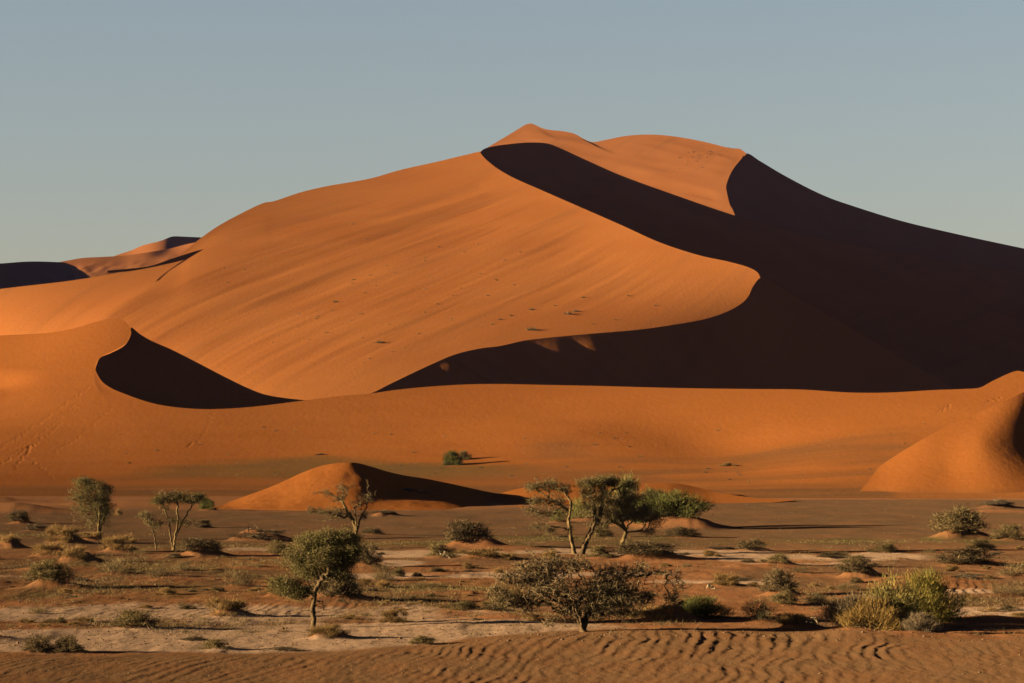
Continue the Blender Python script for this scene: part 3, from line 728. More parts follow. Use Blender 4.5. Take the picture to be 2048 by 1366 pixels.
def shrub_proto(kind, seed):
    """unit shrub: about 1 wide, 1 tall (scaled when placed); returns (foliage mesh, stem mesh)"""
    global rng
    keep = rng; rng = np.random.default_rng(seed)
    spiky = kind in ('twiggy', 'straw', 'gold', 'green', 'pale', 'yellow', 'feather', 'feather2', 'greystraw', 'sage')
    nb = {'feather': 9000, 'feather2': 9000, 'greystraw': 7000, 'gold': 6500, 'green': 8000, 'pale': 7000, 'dark': 5200, 'olive': 4800, 'straw': 5000, 'dead': 2600}.get(kind, 2600 if kind != 'twiggy' else 900)
    # clumps on a lumpy dome
    K = {'twiggy': 16, 'dead': 26, 'straw': 22, 'feather': 46, 'feather2': 46}.get(kind, 34)
    th = rng.random(K) * 2 * np.pi; ph = np.arccos(rng.random(K) ** .8)
    rad = .40 + .66 * rng.random(K) ** .8
    cc = np.stack([np.cos(th) * np.sin(ph) * .44, np.sin(th) * np.sin(ph) * .44, np.cos(ph) * .78], 1) * rad[:, None]
    cc[:, 2] = np.abs(cc[:, 2])
    idx = rng.integers(0, K, nb)
    sg = {'twiggy': .09, 'feather': .085, 'feather2': .085}.get(kind, .075)
    p = cc[idx] + rng.normal(size=(nb, 3)) * sg
    p[:, 2] = np.abs(p[:, 2])
    up = np.array([0, 0, 1.0])
    out = p * np.array([1, 1, .5]); out /= np.linalg.norm(out, axis=1)[:, None] + 1e-6
    if kind == 'dead':
        d = rng.normal(size=(nb, 3)) * np.array([1, 1, .35]) + up * .12
        p[:, 2] *= .6
    elif spiky: d = out * .8 + up * .9 + rng.normal(size=(nb, 3)) * .42
    else: d = out * .7 + up * .35 + rng.normal(size=(nb, 3)) * .8
    d /= np.linalg.norm(d, axis=1)[:, None]
    L = rng.uniform(.07, .17, nb) * (1.35 if spiky else .8) * (1.5 if kind in ('dead', 'twiggy') else 1)
    w = rng.uniform(.007, .014, nb) * (1.0 if spiky else 1.5); L = L * (.55 if kind in ('green', 'pale', 'yellow', 'feather', 'feather2', 'sage') else 1)
    V1, F1 = blades(p - d * L[:, None] * .3, d, L, w)
    parts_v = [V1]; parts_f = [F1]
    if not spiky and kind != 'dead':
        nl = 1500; i2 = rng.integers(0, K, nl); c = cc[i2] + rng.normal(size=(nl, 3)) * .07; c[:, 2] = np.abs(c[:, 2])
        V2, F2 = leaves(c, rng.uniform(.010, .022, nl)); parts_f.append(F2 + len(V1)); parts_v.append(V2)
    fol = mesh_obj('foliage', np.vstack(parts_v), parts_f if len(parts_f) > 1 else parts_f[0], LM[kind], False, tint_attr(sum(len(f) for f in parts_f)), link=False)
    # stems: from the root to the clumps
    ns = K * 2; j = rng.integers(0, K, ns); b = rng.normal(size=(ns, 3)) * .05; b[:, 2] = -.06
    t = cc[j] * rng.uniform(.8, 1.12, ns)[:, None] + rng.normal(size=(ns, 3)) * .03
    m = (b + t) / 2 + rng.normal(size=(ns, 3)) * .05; m[:, 2] = np.maximum(m[:, 2], .02)
    V3, F3 = blades(b, (m - b) / np.linalg.norm(m - b, axis=1)[:, None], np.linalg.norm(m - b, axis=1) * 1.15, np.full(ns, .022))
    V4, F4 = blades(m, (t - m) / np.linalg.norm(t - m, axis=1)[:, None], np.linalg.norm(t - m, axis=1) * 1.2, np.full(ns, .016))
    st = mesh_obj('stems', np.vstack([V3, V4]), np.vstack([F3, F4 + len(V3)]), LM['stem'], False, tint_attr(2 * ns), link=False)
    rng = keep
    return fol, st

NAMES = {'olive': 'desert_shrub', 'dark': 'brush_bush', 'straw': 'grass_clump', 'greystraw': 'grass_clump', 'gold': 'grass_clump', 'twiggy': 'thorn_shrub', 'dead': 'twig_heap',
         'green': 'green_bush', 'pale': 'green_bush', 'yellow': 'green_bush', 'sage': 'desert_shrub', 'feather': 'green_bush', 'feather2': 'green_bush'}
GROUPS = {'desert_shrub': 'olive shrubs on the desert flat', 'brush_bush': 'dark brush bushes on the desert flat', 'grass_clump': 'dry grass clumps on sand hummocks', 'thorn_shrub': 'thin spiky shrubs on the flat',
          'twig_heap': 'heaps of dead twigs on the flat', 'green_bush': 'green bushes on the flat'}
CATS = {'desert_shrub': 'shrub', 'brush_bush': 'bush', 'grass_clump': 'grass clump', 'thorn_shrub': 'shrub', 'twig_heap': 'twig heap', 'green_bush': 'bush'}
PROTO = {}
def place_shrub(x, y, z, w, h, kind, label, group=None, depth=None):
    key = (kind, random.randrange(3))
    if key not in PROTO: PROTO[key] = shrub_proto(kind, 1000 + 13 * len(PROTO))
    fol, st = PROTO[key]
    nm = NAMES[kind]
    e = bpy.data.objects.new(nm, None); C.objects.link(e); e.empty_display_size = .2
    e.location = (x, y, z); e.rotation_euler = (0, 0, random.random() * 6.28)
    for src in (fol, st):
        c = src.copy(); C.objects.link(c); c.parent = e; c.scale = (w, w if not depth else depth, h)
    return tag(e, label, CATS[nm], group or GROUPS[nm])

for (u, v, w, h, kind, mh, label) in PL:
    x, y = foot(u, v, w * 1.25); s = pxm(v)
    z = gz(x, y)
    if kind in ('straw', 'dead') and mh > 12: place_shrub(x, y, z - .80 * mh / s, w / s * 1.28, (h * 1.0 + mh * 1.12) / s, kind, label)
    else: place_shrub(x, y, z - .05 - .25 * mh / s, w / s * 1.18, (h * 1.15 + mh * .5) / s, kind, label)

for k in range(170):        # small shrubs nothing tells apart, scattered between the others
    u = rng.uniform(-60, 2100); v = rng.uniform(1098, 1262)
    if v > sheet_edge(u) - 6: continue
    x, y = gpos(u, v); s = pxm(v); kd = ['straw', 'straw', 'twiggy', 'dark', 'dead'][k % 5]; w = rng.uniform(16, 40)
    place_shrub(x, y, gz(x, y) - .04, w / s, w * rng.uniform(.3, .55) / s, kd, 'small low shrub, one of many scattered between the bigger bushes', 'small low shrubs scattered over the flat')

def surf_at(gW, u, v):
    g, W = gW; d = (g[..., 0] - u) ** 2 + ((g[..., 1] - v) * 2) ** 2
    i = np.unravel_index(np.argmin(d), d.shape); return W[i]
# bushes standing on the dunes
p = surf_at(gFb, 907, 930)
place_shrub(p[0], p[1], p[2] - .2, 44 / F * p[1], 36 / F * p[1], 'green', 'lone bright green bush on the slope of the front ridge')
p = surf_at(gFb, 928, 918)
place_shrub(p[0], p[1], p[2] - .2, 34 / F * p[1], 22 / F * p[1], 'olive', 'olive bush on the slope of the front ridge, right one of the touching pair')
for (u, v, w, h, kind, lab) in [(640, 909, 20, 7, 'dead', 'tiny twig heap at the foot of the front ridge above the rounded dune'), (1452, 922, 26, 10, 'straw', 'small straw clump on the front ridge above the long shadow bush'),
                                (1472, 923, 14, 6, 'straw', 'tiny straw clump just right of the small straw clump on the front ridge'), (962, 936, 14, 5, 'dead', 'tiny twig heap right below the green bush on the ridge'),
                                (1880, 955, 10, 5, 'dead', 'tiny twig heap on the speckled apron at the right')]:
    p = surf_at(gFb, u, v); place_shrub(p[0], p[1], p[2] - .05, w / F * p[1], h / F * p[1], kind, lab)
p = surf_at(gS1, 815, 978); place_shrub(p[0], p[1], p[2] - .05, 46 / F * p[1], 12 / F * p[1], 'dead', 'dry brush lying in the shaded hollow of the small rounded dune')
p = surf_at(gS1, 850, 982); place_shrub(p[0], p[1], p[2] - .05, 34 / F * p[1], 8 / F * p[1], 'straw', 'dry straw beside the brush in the shaded hollow of the small rounded dune')

# tufts on the big sunlit face, in rows along the wind lines
tuft_v, tuft_f = [], []
tuft = mesh_obj('grass_tuft', *(lambda V, Fc: (V, Fc))(*blades(rng.normal(size=(70, 3)) * np.array([.35, .35, .05]), (lambda d: d / np.linalg.norm(d, axis=1)[:, None])(rng.normal(size=(70, 3)) * .6 + np.array([0, 0, 1.0])), rng.uniform(.3, .9, 70), np.full(70, .12))), LM['dark'], False, tint_attr(70), link=False)
spots = [(1062, 660, 2.6), (1140, 628, 2.4), (1152, 622, 1.8), (758, 688, 2.2), (1168, 593, 1.2), (1110, 610, 1.0), (1258, 590, 1.1), (1062, 618, 1.6), (1000, 640, 1.2), (1022, 632, 1.1), (985, 650, .9), (672, 600, 1.6), (705, 455, 1.3), (790, 466, 1.0),
         (735, 480, .9), (1310, 610, 1.0), (1232, 640, .9), (1185, 648, .8), (905, 590, .8), (850, 575, .8), (1010, 520, 1.2), (1040, 505, 1.0), (960, 545, .8), (880, 495, 1.0), (770, 530, .8)]
for k in range(70):
    t = rng.random(); row = rng.integers(0, 9)
    u0, v0 = [(520, 700), (600, 690), (560, 640), (640, 735), (720, 740), (700, 640), (420, 560), (380, 610), (860, 640)][row]
    u = u0 + t * 330 + rng.normal(0, 4); v = v0 - t * 185 + rng.normal(0, 4)
    spots.append((u, v, .45 + .5 * rng.random()))
for (u, v, s_) in spots:
    p = surf_at(gM, u, v)
    c = tuft.copy(); C.objects.link(c); c.location = p; c.scale = (s_ * .75, s_ * .75, s_ * .6); c.rotation_euler = (0, 0, rng.random() * 6)
    tag(c, 'tiny dark grass tuft on the sunlit face of the big dune', 'grass tuft', 'tiny grass tufts on the sunlit face of the big dune')
for k in range(34):        # dry clumps near the rear dune's shoulder
    u = 1395 + rng.normal(0, 26); v = 316 + rng.normal(0, 9) - (u - 1395) * .25
    p = surf_at(gB, u, v)
    c = tuft.copy(); C.objects.link(c); c.location = p; c.scale = (.8, .8, .6); c.rotation_euler = (0, 0, rng.random() * 6)
    tag(c, 'tiny grass tuft in the cluster near the top of the rear dune', 'grass tuft', 'tiny grass tufts near the top of the rear dune')

for k in range(60):        # specks of grass on the front ridge and its apron
    u = rng.uniform(250, 1900); v = rng.uniform(850, 962) if k % 3 else rng.uniform(925, 968)
    p = surf_at(gFb, u, v)
    c = tuft.copy(); C.objects.link(c); q = rng.uniform(.18, .42); c.location = p; c.scale = (q * 1.4, q * 1.4, q); c.rotation_euler = (0, 0, rng.random() * 6)
    tag(c, 'tiny grass tuft on the smooth front ridge', 'grass tuft', 'tiny grass tufts on the front ridge')

# ------------------------------------------------------------------ trees
def bark_mat(name, a, b):
    m, nt = new_mat(name); tc = N(nt, 'ShaderNodeTexCoord')
    c = mixrgb(nt, ramp(nt, noise(nt, scaled(nt, tc.outputs['Object'], (6, 6, 1.6)), 2.5, 4, .7), .35, .65), a, b)
    bp = N(nt, 'ShaderNodeBump', Strength=.5, Distance=.02); nt.links.new(noise(nt, scaled(nt, tc.outputs['Object'], (6, 6, 1.6)), 5, 3), bp.inputs['Height'])
    d = N(nt, 'ShaderNodeBsdfDiffuse'); nt.links.new(c, d.inputs[0]); nt.links.new(bp.outputs[0], d.inputs['Normal'])
    nt.links.new(d.outputs[0], N(nt, 'ShaderNodeOutputMaterial').inputs[0]); return m
BARK = bark_mat('grey brown acacia bark', (.15, .092, .046), (.085, .052, .027))
BARKG = bark_mat('golden acacia bark', (.20, .125, .052), (.11, .068, .03))

def tube(A, Bp, ra, rb, sides):
    n = len(A); d = Bp - A; L = np.linalg.norm(d, axis=1)[:, None] + 1e-9; d = d / L
    ref = np.where(np.abs(d[:, 2:3]) > .9, np.array([[1.0, 0, 0]]), np.array([[0, 0, 1.0]]))
    s = np.cross(d, ref); s /= np.linalg.norm(s, axis=1)[:, None]; t = np.cross(d, s)
    Bp = Bp + d * (rb[:, None] * .4)
    an = np.linspace(0, 2 * np.pi, sides, endpoint=False)
    ring = s[:, None] * np.cos(an)[None, :, None] + t[:, None] * np.sin(an)[None, :, None]
    V = np.stack([A[:, None] + ring * ra[:, None, None], Bp[:, None] + ring * rb[:, None, None]], 1)   # n,2,sides,3
    base = np.arange(n)[:, None] * 2 * sides; k = np.arange(sides)[None]; k2 = (k + 1) % sides
    Fc = np.stack([base + k, base + k2, base + sides + k2, base + sides + k], -1).reshape(-1, 4)
    return V.reshape(-1, 3), Fc

def make_tree(name, u, v, trunks, blobs, label, cat='tree', group=None, leaf='olive', base_r=.16, crook=.12, n_leaf=26, lsize=(.03, .07), alpha=.45, bark=None, seed=0, twig=.010, sigma=.16, droop=0.0, twigs=True):
    """trunks: lists of photo points (u, v, depth offset m); blobs: (u, v, ru, rv, n attractors, leafiness)"""
    global rng
    keep = rng; rng = np.random.default_rng(seed)
    bx, by = gpos(u, v); s = pxm(v); bz = gz(bx, by) - .06
    def loc(p):            # photo offset -> metres from the foot
        return np.array([(p[0] - u) / s, p[2] if len(p) > 2 else 0.0, (v - p[1]) / s])
    nodes = [np.zeros(3)]; par = [-1]; plen = [0.0]
    for tr in trunks:
        pts = [np.zeros(3)] + [loc(p) for p in tr]
        # start where an existing node is nearest to the first point
        c = cr(pts, 7)
        cur = 0
        for q in c[1:]:
            nodes.append(q + rng.normal(size=3) * .025); par.append(cur); plen.append(plen[cur] + np.linalg.norm(nodes[-1] - nodes[cur])); cur = len(nodes) - 1
    ntr = len(nodes)
    att = []; lf = []
    for (cu, cv, ru, rv, n, lfy) in blobs:
        c = loc((cu, cv)); q = rng.normal(size=(n, 3)); q /= np.linalg.norm(q, axis=1)[:, None]; q *= np.abs(rng.normal(.72, .30, n))[:, None]
        dep = (ru + rv) / 2 / s * 1.1
        yo = rng.normal() * dep * .25
        att.append(c + q * np.array([ru / s, dep, rv / s]) + np.array([0, yo, 0])); lf.append(np.full(n, lfy))
    att = np.vstack(att); lf = np.concatenate(lf)
    lows = max(0.35 * loc(trunks[0][-1])[2], .2)
    top = np.array(nodes[ntr - 1])
    order = np.argsort(np.linalg.norm(att - top, axis=1))
    tips = []
    NA = np.zeros((60000, 3)); NA[:ntr] = nodes; PLn = np.zeros(60000); PLn[:ntr] = plen; cnt = ntr
    ok = np.array([n_[2] > lows or i >= ntr for i, n_ in enumerate(nodes)] + [True] * (60000 - ntr))
    for k in order:
        a = att[k]; d = np.linalg.norm(NA[:cnt] - a, axis=1)
        cost = d + alpha * PLn[:cnt] * .5 + np.maximum(0, NA[:cnt, 2] - a[2]) * .5
        cost[~ok[:cnt]] = 1e9
        i = int(np.argmin(cost)); L = d[i]
        m = max(1, int(L / .22)); st = NA[i].copy(); cur = i
        bend = rng.normal(size=3) * L * crook; bend[2] = abs(bend[2]) * (1 - droop * 2)
        for q in range(1, m + 1):
            t = q / m; pnt = st + (a - st) * t + bend * math.sin(math.pi * t) + rng.normal(size=3) * .22 * crook * min(1, L) * (q < m)
            NA[cnt] = pnt; par.append(cur); PLn[cnt] = PLn[cur] + L / m; cur = cnt; cnt += 1
            if cnt > 59990: break
        tips.append((cur, lf[k]))
    nodes = NA[:cnt]; par = np.array(par)
    load = np.zeros(cnt)
    for i, _ in tips: load[i] += 1
    for i in range(cnt - 1, 0, -1): load[par[i]] += load[i]
    tot = load[0]
    R = np.maximum(twig, .72 * base_r * (load / tot) ** .50)
    i = np.arange(1, cnt); Pn = par[i]
    use = load[i] > 0
    i = i[use]; Pn = Pn[use]
    ra = np.minimum(R[Pn], R[i] * 1.35); rb = R[i]
    low = np.maximum(0, 1 - nodes[Pn][:, 2] / .5); ra = ra * (1 + .45 * low * (ra > base_r * .4)); 
    big = ra > .035
    V1, F1 = tube(nodes[Pn][big], nodes[i][big], ra[big], rb[big], 8); V2, F2 = tube(nodes[Pn][~big], nodes[i][~big], ra[~big], rb[~big], 3)
    e = bpy.data.objects.new(name, None); C.objects.link(e); e.location = (bx, by, bz)
    tag(e, label, cat, group or 'acacia trees on the desert flat')
    tr_o = mesh_obj('trunk', np.vstack([V1, V2]), np.vstack([F1, F2 + len(V1)]), bark or BARK, True); tr_o.parent = e
    # twigs and leaves
    tp = np.array([t_[0] for t_ in tips]); tl = np.array([t_[1] for t_ in tips])
    ntw = 8; b = np.repeat(nodes[tp], ntw, 0); dd = rng.normal(size=b.shape) + np.array([0, 0, .35 - droop]); dd /= np.linalg.norm(dd, axis=1)[:, None]
    Lw = rng.uniform(.15, .42, len(b)) * (sigma / .16)
    Vt, Ft = blades(b, dd, Lw, np.full(len(b), twig * 1.7))
    tw = twigs and mesh_obj('twigs', Vt, Ft, LM['stem'], False, tint_attr(len(Ft)))
    if tw: tw.parent = e
    nn = (n_leaf * 2.1 * tl * rng.uniform(.2, 1.5, len(tl))).astype(int); src = np.repeat(np.arange(len(tp)), nn)
    if len(src):
        cen = nodes[tp][src] + rng.normal(size=(len(src), 3)) * sigma * 1.15 * np.array([1, 1, .6])
        cen[:, 2] -= np.abs(rng.normal(size=len(src))) * droop * .25
        V3, F3 = leaves(cen, rng.uniform(*lsize, len(src)) * .66)
        cro = mesh_obj('crown', V3, F3, LM[leaf] if isinstance(leaf, str) else leaf, False, tint_attr(len(F3))); cro.parent = e
    rng = keep
    return e
AC1 = leaf_mat('acacia leaves grey olive', (.16, .12, .05), (.22, .155, .065), .25)
AC2 = leaf_mat('acacia leaves green', (.13, .105, .036), (.20, .15, .053), .22)
AC3 = leaf_mat('acacia leaves dark', (.105, .085, .030), (.18, .13, .048), .22)
AC4 = leaf_mat('acacia leaves brown', (.16, .11, .048), (.22, .15, .065), .22)

make_tree('acacia_tree', 199, 1079, [[(197, 1050), (190, 1020), (178, 985)], [(201, 1050, .2), (212, 1020, .3), (213, 990, .3)], [(198, 1055, -.2), (200, 1020, -.3), (196, 985, -.2)]],
          [(165, 962, 22, 9, 70, 1.1), (185, 972, 28, 14, 90, 1), (208, 985, 15, 20, 90, 1.3), (163, 990, 26, 14, 80, .8), (190, 1003, 26, 18, 120, .9), (208, 1022, 14, 24, 100, 1), (160, 1018, 18, 18, 50, .45), (178, 1045, 12, 16, 24, .4), (193, 1038, 16, 14, 50, .6)],
          'tall dense vase shaped acacia at the far left', leaf=AC3, base_r=.20, n_leaf=22, seed=11, bark=BARKG, crook=.08)
make_tree('acacia_tree', 346, 1099, [[(341, 1070), (338, 1040), (322, 1005)], [(350, 1072, .2), (362, 1045, .3), (385, 1003, .3)], [(352, 1065, -.2), (356, 1040, -.2), (355, 1005, -.2)]],
          [(318, 998, 20, 7, 80, 1), (350, 993, 24, 8, 110, 1), (384, 995, 22, 8, 100, 1), (400, 989, 10, 4, 24, .9), (345, 984, 40, 5, 40, .1), (346, 1038, 18, 8, 30, .5), (374, 1042, 14, 9, 26, .5), (330, 1015, 12, 8, 20, .3)],
          'flat topped acacia with forked golden trunk, second tree from the left', leaf=AC3, base_r=.14, n_leaf=18, seed=12, bark=BARKG, crook=.07, alpha=.25)
make_tree('acacia_sapling', 312, 1099, [[(309, 1075), (304, 1055), (298, 1035)]], [(290, 1028, 9, 7, 22, .8), (300, 1038, 10, 8, 26, .7), (310, 1050, 12, 8, 22, .5), (320, 1044, 8, 5, 10, .5), (304, 1062, 6, 6, 8, .3)],
          'thin young acacia sapling just left of the flat topped tree', leaf=AC1, base_r=.07, n_leaf=22, seed=13, crook=.08)
make_tree('acacia_tree', 709, 1072, [[(712, 1056), (706, 1040), (692, 1015), (682, 995)], [(716, 1052, .2), (722, 1030, .3), (735, 1010, .4)], [(713, 1055, -.3), (712, 1035, -.3), (708, 1010, -.3)]],
          [(650, 985, 22, 6, 22, .6), (676, 990, 16, 16, 50, .3), (690, 975, 20, 12, 40, .05), (625, 1018, 18, 8, 22, .9), (660, 1020, 26, 10, 46, .8), (690, 1022, 20, 12, 40, .5), (720, 1000, 18, 18, 40, .1), (738, 995, 12, 14, 30, 0.05), (728, 1028, 10, 8, 30, .5), (660, 1036, 26, 6, 14, .3), (735, 962, 4, 12, 5, 0), (684, 962, 5, 10, 5, 0)],
          'nearly bare pale acacia standing behind the round green tree', leaf=AC1, base_r=.24, n_leaf=15, seed=14, bark=BARKG, crook=.14, alpha=.3, twig=.012)
make_tree('acacia_tree', 627, 1254, [[(627, 1215), (630, 1180), (638, 1155), (655, 1125)], [(627, 1200, .1), (622, 1180, .2), (600, 1170, .3)], [(630, 1182, -.2), (645, 1150, -.4), (665, 1135, -.4)]],
          [(618, 1080, 24, 15, 130, 1), (650, 1070, 26, 13, 160, 1.1), (686, 1074, 26, 15, 160, 1.3), (700, 1096, 20, 18, 120, 1.2), (600, 1108, 28, 20, 150, .9), (655, 1106, 40, 20, 230, 1), (690, 1118, 20, 16, 80, 1), (612, 1135, 30, 18, 110, .9), (672, 1138, 32, 14, 90, .6), (572, 1165, 28, 14, 100, 1.1), (595, 1178, 24, 12, 80, 1.1), (555, 1160, 14, 8, 26, .8), (690, 1150, 22, 10, 40, .6), (645, 1205, 14, 12, 5, 0), (612, 1215, 10, 14, 3, 0)],
          'round crowned green acacia with a slim trunk standing on the pale pan', leaf=AC2, base_r=.15, n_leaf=30, lsize=(.022, .05), seed=15, crook=.10, sigma=.13)
make_tree('acacia_tree', 1149, 1108, [[(1142, 1070), (1137, 1045), (1134, 1020), (1108, 1002), (1085, 985)], [(1140, 1062, .2), (1136, 1045, .4), (1105, 1052, .6), (1080, 1052, .8)], [(1137, 1040, -.3), (1142, 1005, -.4), (1130, 985, -.4)]],
          [(1068, 970, 20, 11, 60, .5), (1100, 970, 26, 12, 90, .5), (1128, 976, 18, 12, 60, .4), (1105, 1010, 36, 20, 90, .2), (1075, 1000, 20, 10, 40, .35), (1062, 1020, 14, 10, 30, .3), (1090, 1028, 24, 8, 30, .2), (1075, 1052, 22, 8, 30, .35), (1100, 1062, 18, 8, 24, .35), (1120, 1000, 16, 10, 24, .3), (1138, 1060, 10, 8, 14, .2)],
          'leaning sparse acacia with bare boughs to the left, left one of the middle group', leaf=AC1, base_r=.21, n_leaf=20, seed=16, bark=BARKG, crook=.14, alpha=.25, twig=.012)
make_tree('acacia_tree', 1164, 1108, [[(1172, 1080), (1184, 1060), (1190, 1030), (1186, 1005), (1180, 985)], [(1180, 1065, .3), (1198, 1035, .5), (1206, 1000, .5), (1208, 975, .5)]],
          [(1178, 966, 24, 14, 90, .6), (1198, 962, 18, 11, 60, .8), (1222, 963, 17, 11, 70, 1.1), (1195, 995, 34, 22, 110, .35), (1170, 985, 18, 12, 40, .5), (1210, 985, 14, 12, 40, .6), (1185, 1010, 22, 16, 50, .35), (1205, 1050, 20, 10, 30, .3), (1262, 968, 12, 7, 30, 1.4), (1250, 985, 12, 10, 20, .8)],
          'leaning acacia with dark leafy top, second trunk of the middle group', leaf=AC3, base_r=.24, n_leaf=24, seed=17, crook=.12, alpha=.25, twig=.012)
make_tree('acacia_tree', 1238, 1106, [[(1244, 1082), (1251, 1065), (1246, 1048), (1235, 1025)], [(1249, 1068, .3), (1262, 1045, .5), (1285, 1025, .6)], [(1250, 1060, -.3), (1225, 1040, -.4), (1205, 1030, -.4)]],
          [(1235, 1005, 40, 18, 170, .7), (1200, 1025, 28, 16, 90, .7), (1245, 1030, 44, 16, 150, .7), (1285, 1020, 30, 18, 120, .7), (1310, 1038, 24, 16, 70, .5), (1268, 992, 26, 12, 60, .7), (1195, 1050, 24, 10, 40, .5), (1300, 1060, 20, 10, 30, .4)],
          'brown crowned acacia with a stout pale trunk, right one of the middle group', leaf=AC4, base_r=.24, n_leaf=22, seed=18, bark=BARKG, crook=.10, alpha=.3, twig=.012)
make_tree('acacia_tree', 1168, 1266, [[(1158, 1240), (1148, 1215), (1140, 1190), (1120, 1165), (1090, 1150)], [(1166, 1245, .3), (1182, 1225, .5), (1200, 1200, .6)], [(1160, 1238, -.3), (1150, 1205, -.4), (1152, 1170, -.4), (1135, 1140, -.4)],
                             [(1150, 1220, .5), (1120, 1200, .8), (1080, 1205, .9), (1040, 1212, 1.0)], [(1165, 1240, -.6), (1195, 1235, -.9), (1240, 1225, -.9)], [(1155, 1215, .4), (1190, 1175, .7), (1240, 1158, .7), (1300, 1150, .7)], [(1190, 1200, .9), (1260, 1200, 1.2), (1310, 1195, 1.2), (1330, 1170, 1.2)]],
          [(1020, 1155, 34, 14, 60, .5), (1055, 1135, 30, 16, 50, .1), (1100, 1130, 40, 18, 150, .12), (1150, 1130, 36, 18, 130, .1), (1080, 1165, 44, 18, 170, .35), (1010, 1195, 34, 18, 130, 1.1), (1050, 1205, 34, 14, 110, 1.0), (990, 1180, 14, 10, 26, .7),
           (1205, 1180, 36, 18, 190, 1.3), (1245, 1188, 34, 18, 190, 1.4), (1225, 1205, 50, 14, 150, 1.2), (1290, 1195, 26, 14, 60, .9), (1220, 1145, 40, 18, 120, .1), (1280, 1140, 36, 16, 90, .08), (1335, 1150, 24, 16, 36, .05), (1350, 1172, 26, 12, 24, .05), (1345, 1195, 18, 12, 40, .8),
           (1195, 1228, 40, 14, 80, .5), (1250, 1228, 34, 10, 50, .5), (1130, 1225, 24, 12, 40, .3), (1100, 1245, 20, 10, 16, .1), (1060, 1110, 12, 12, 10, 0), (1075, 1185, 36, 10, 60, .5), (1110, 1180, 70, 30, 230, .18), (1235, 1170, 80, 28, 230, .12), (1075, 1150, 66, 26, 190, .15), (1180, 1212, 70, 22, 150, .3), (1150, 1195, 60, 30, 120, .2)],
          'large low spreading acacia with tangled bare limbs in the foreground', leaf=AC1, base_r=.26, n_leaf=6, lsize=(.022, .05), seed=19, crook=.20, alpha=.3, twig=.011, sigma=.13)

# ------------------------------------------------------------------ dead wood and the crumbling stump
def dead_branch(u, v, trunks, label, base_r=.06, seed=31, name='dead_branch'):
    b = [(t[-1][0], t[-1][1], 6, 3, 5, 0) for t in trunks]
    e = make_tree(name, u, v, trunks, b, label, cat='dead branch', group='dead branches lying on the sand', base_r=base_r, crook=.18, seed=seed, bark=BLEACH, twig=.012, alpha=.2, twigs=False)
    return e
BLEACH = bark_mat('bleached wood', (0.4, 0.2923, 0.1769), (0.2615, 0.1769, 0.1))
dead_branch(1655, 1254, [[(1640, 1250), (1625, 1244), (1606, 1240)], [(1640, 1249, .1), (1636, 1240, .2), (1626, 1232, .2)], [(1648, 1251, -.1), (1630, 1252, -.2), (1612, 1250, -.2)]], 'forked bleached branch lying left of the big foreground bush', seed=31)
dead_branch(905, 1119, [[(896, 1112), (886, 1110), (878, 1106)], [(896, 1113, .1), (890, 1105, .2), (882, 1101, .2)]], 'bleached crooked branch below the dark dome bush', seed=32)
dead_branch(1990, 1017, [[(1998, 1008), (1995, 1001), (1988, 1000)], [(2004, 1012, .1), (2006, 1005, .2), (2000, 1002, .2)], [(1980, 1014), (1972, 1012)]], 'broken dead trunk sticking out of the far branch pile at the right', base_r=.14, seed=33)
dead_branch(1432, 1178, [[(1425, 1172), (1415, 1172)], [(1428, 1174, .1), (1418, 1168, .1)]], 'short bleached branch left of the golden straw shrub', seed=34)

def lumpy(name, u, v, w, h, label, mat, seed):
    x, y = gpos(u, v); s = pxm(v); z = gz(x, y)
    nth, nph = 72, 40; th = np.linspace(0, 2 * np.pi, nth); ph = np.linspace(0, np.pi * .62, nph)
    T, Pp = np.meshgrid(th, ph)
    n = 1 + .30 * fbm(np.cos(T) * 2.2 + 5 + Pp, np.sin(T) * 2.2 + Pp * 2, seed, 4) + .12 * fbm(np.cos(T) * 9 + Pp * 5, np.sin(T) * 9 + Pp * 6, seed + 9, 3)
    V = np.stack([np.cos(T) * np.sin(Pp) * w / 2 / s * n, np.sin(T) * np.sin(Pp) * w / 2 / s * n * .9, (np.cos(Pp) - math.cos(np.pi * .62)) / (1 - math.cos(np.pi * .62)) * h / s * (n * .5 + .5)], -1)
    e = bpy.data.objects.new(name, None); C.objects.link(e); e.location = (x, y, z - .1)
    o = mesh_obj('earth_core', V, grid_faces(nph, nth)[:, ::-1], mat, False); o.parent = e
    r2 = np.random.default_rng(seed); k = 700; a = r2.integers(0, nph, k), r2.integers(0, nth, k); b = V[a]; d = b * np.array([1, 1, .2]) + r2.normal(size=(k, 3)) * .25; d /= np.linalg.norm(d, axis=1)[:, None]
    Vb, Fb = blades(b - d * .04, d, r2.uniform(.05, .2, k), np.full(k, .014))
    q = mesh_obj('roots', Vb, Fb, LM['greystraw'], False, tint_attr(k)); q.parent = e
    return tag(e, label, 'stump')
EARTH = bark_mat('dark crumbling earth', (0.1154, 0.0538, 0.0246), (0.0654, 0.0308, 0.0154))
lumpy('earth_stump', 1356, 1240, 46, 38, 'dark crumbling earth stump between the spreading tree and the bright green bush', EARTH, 61)

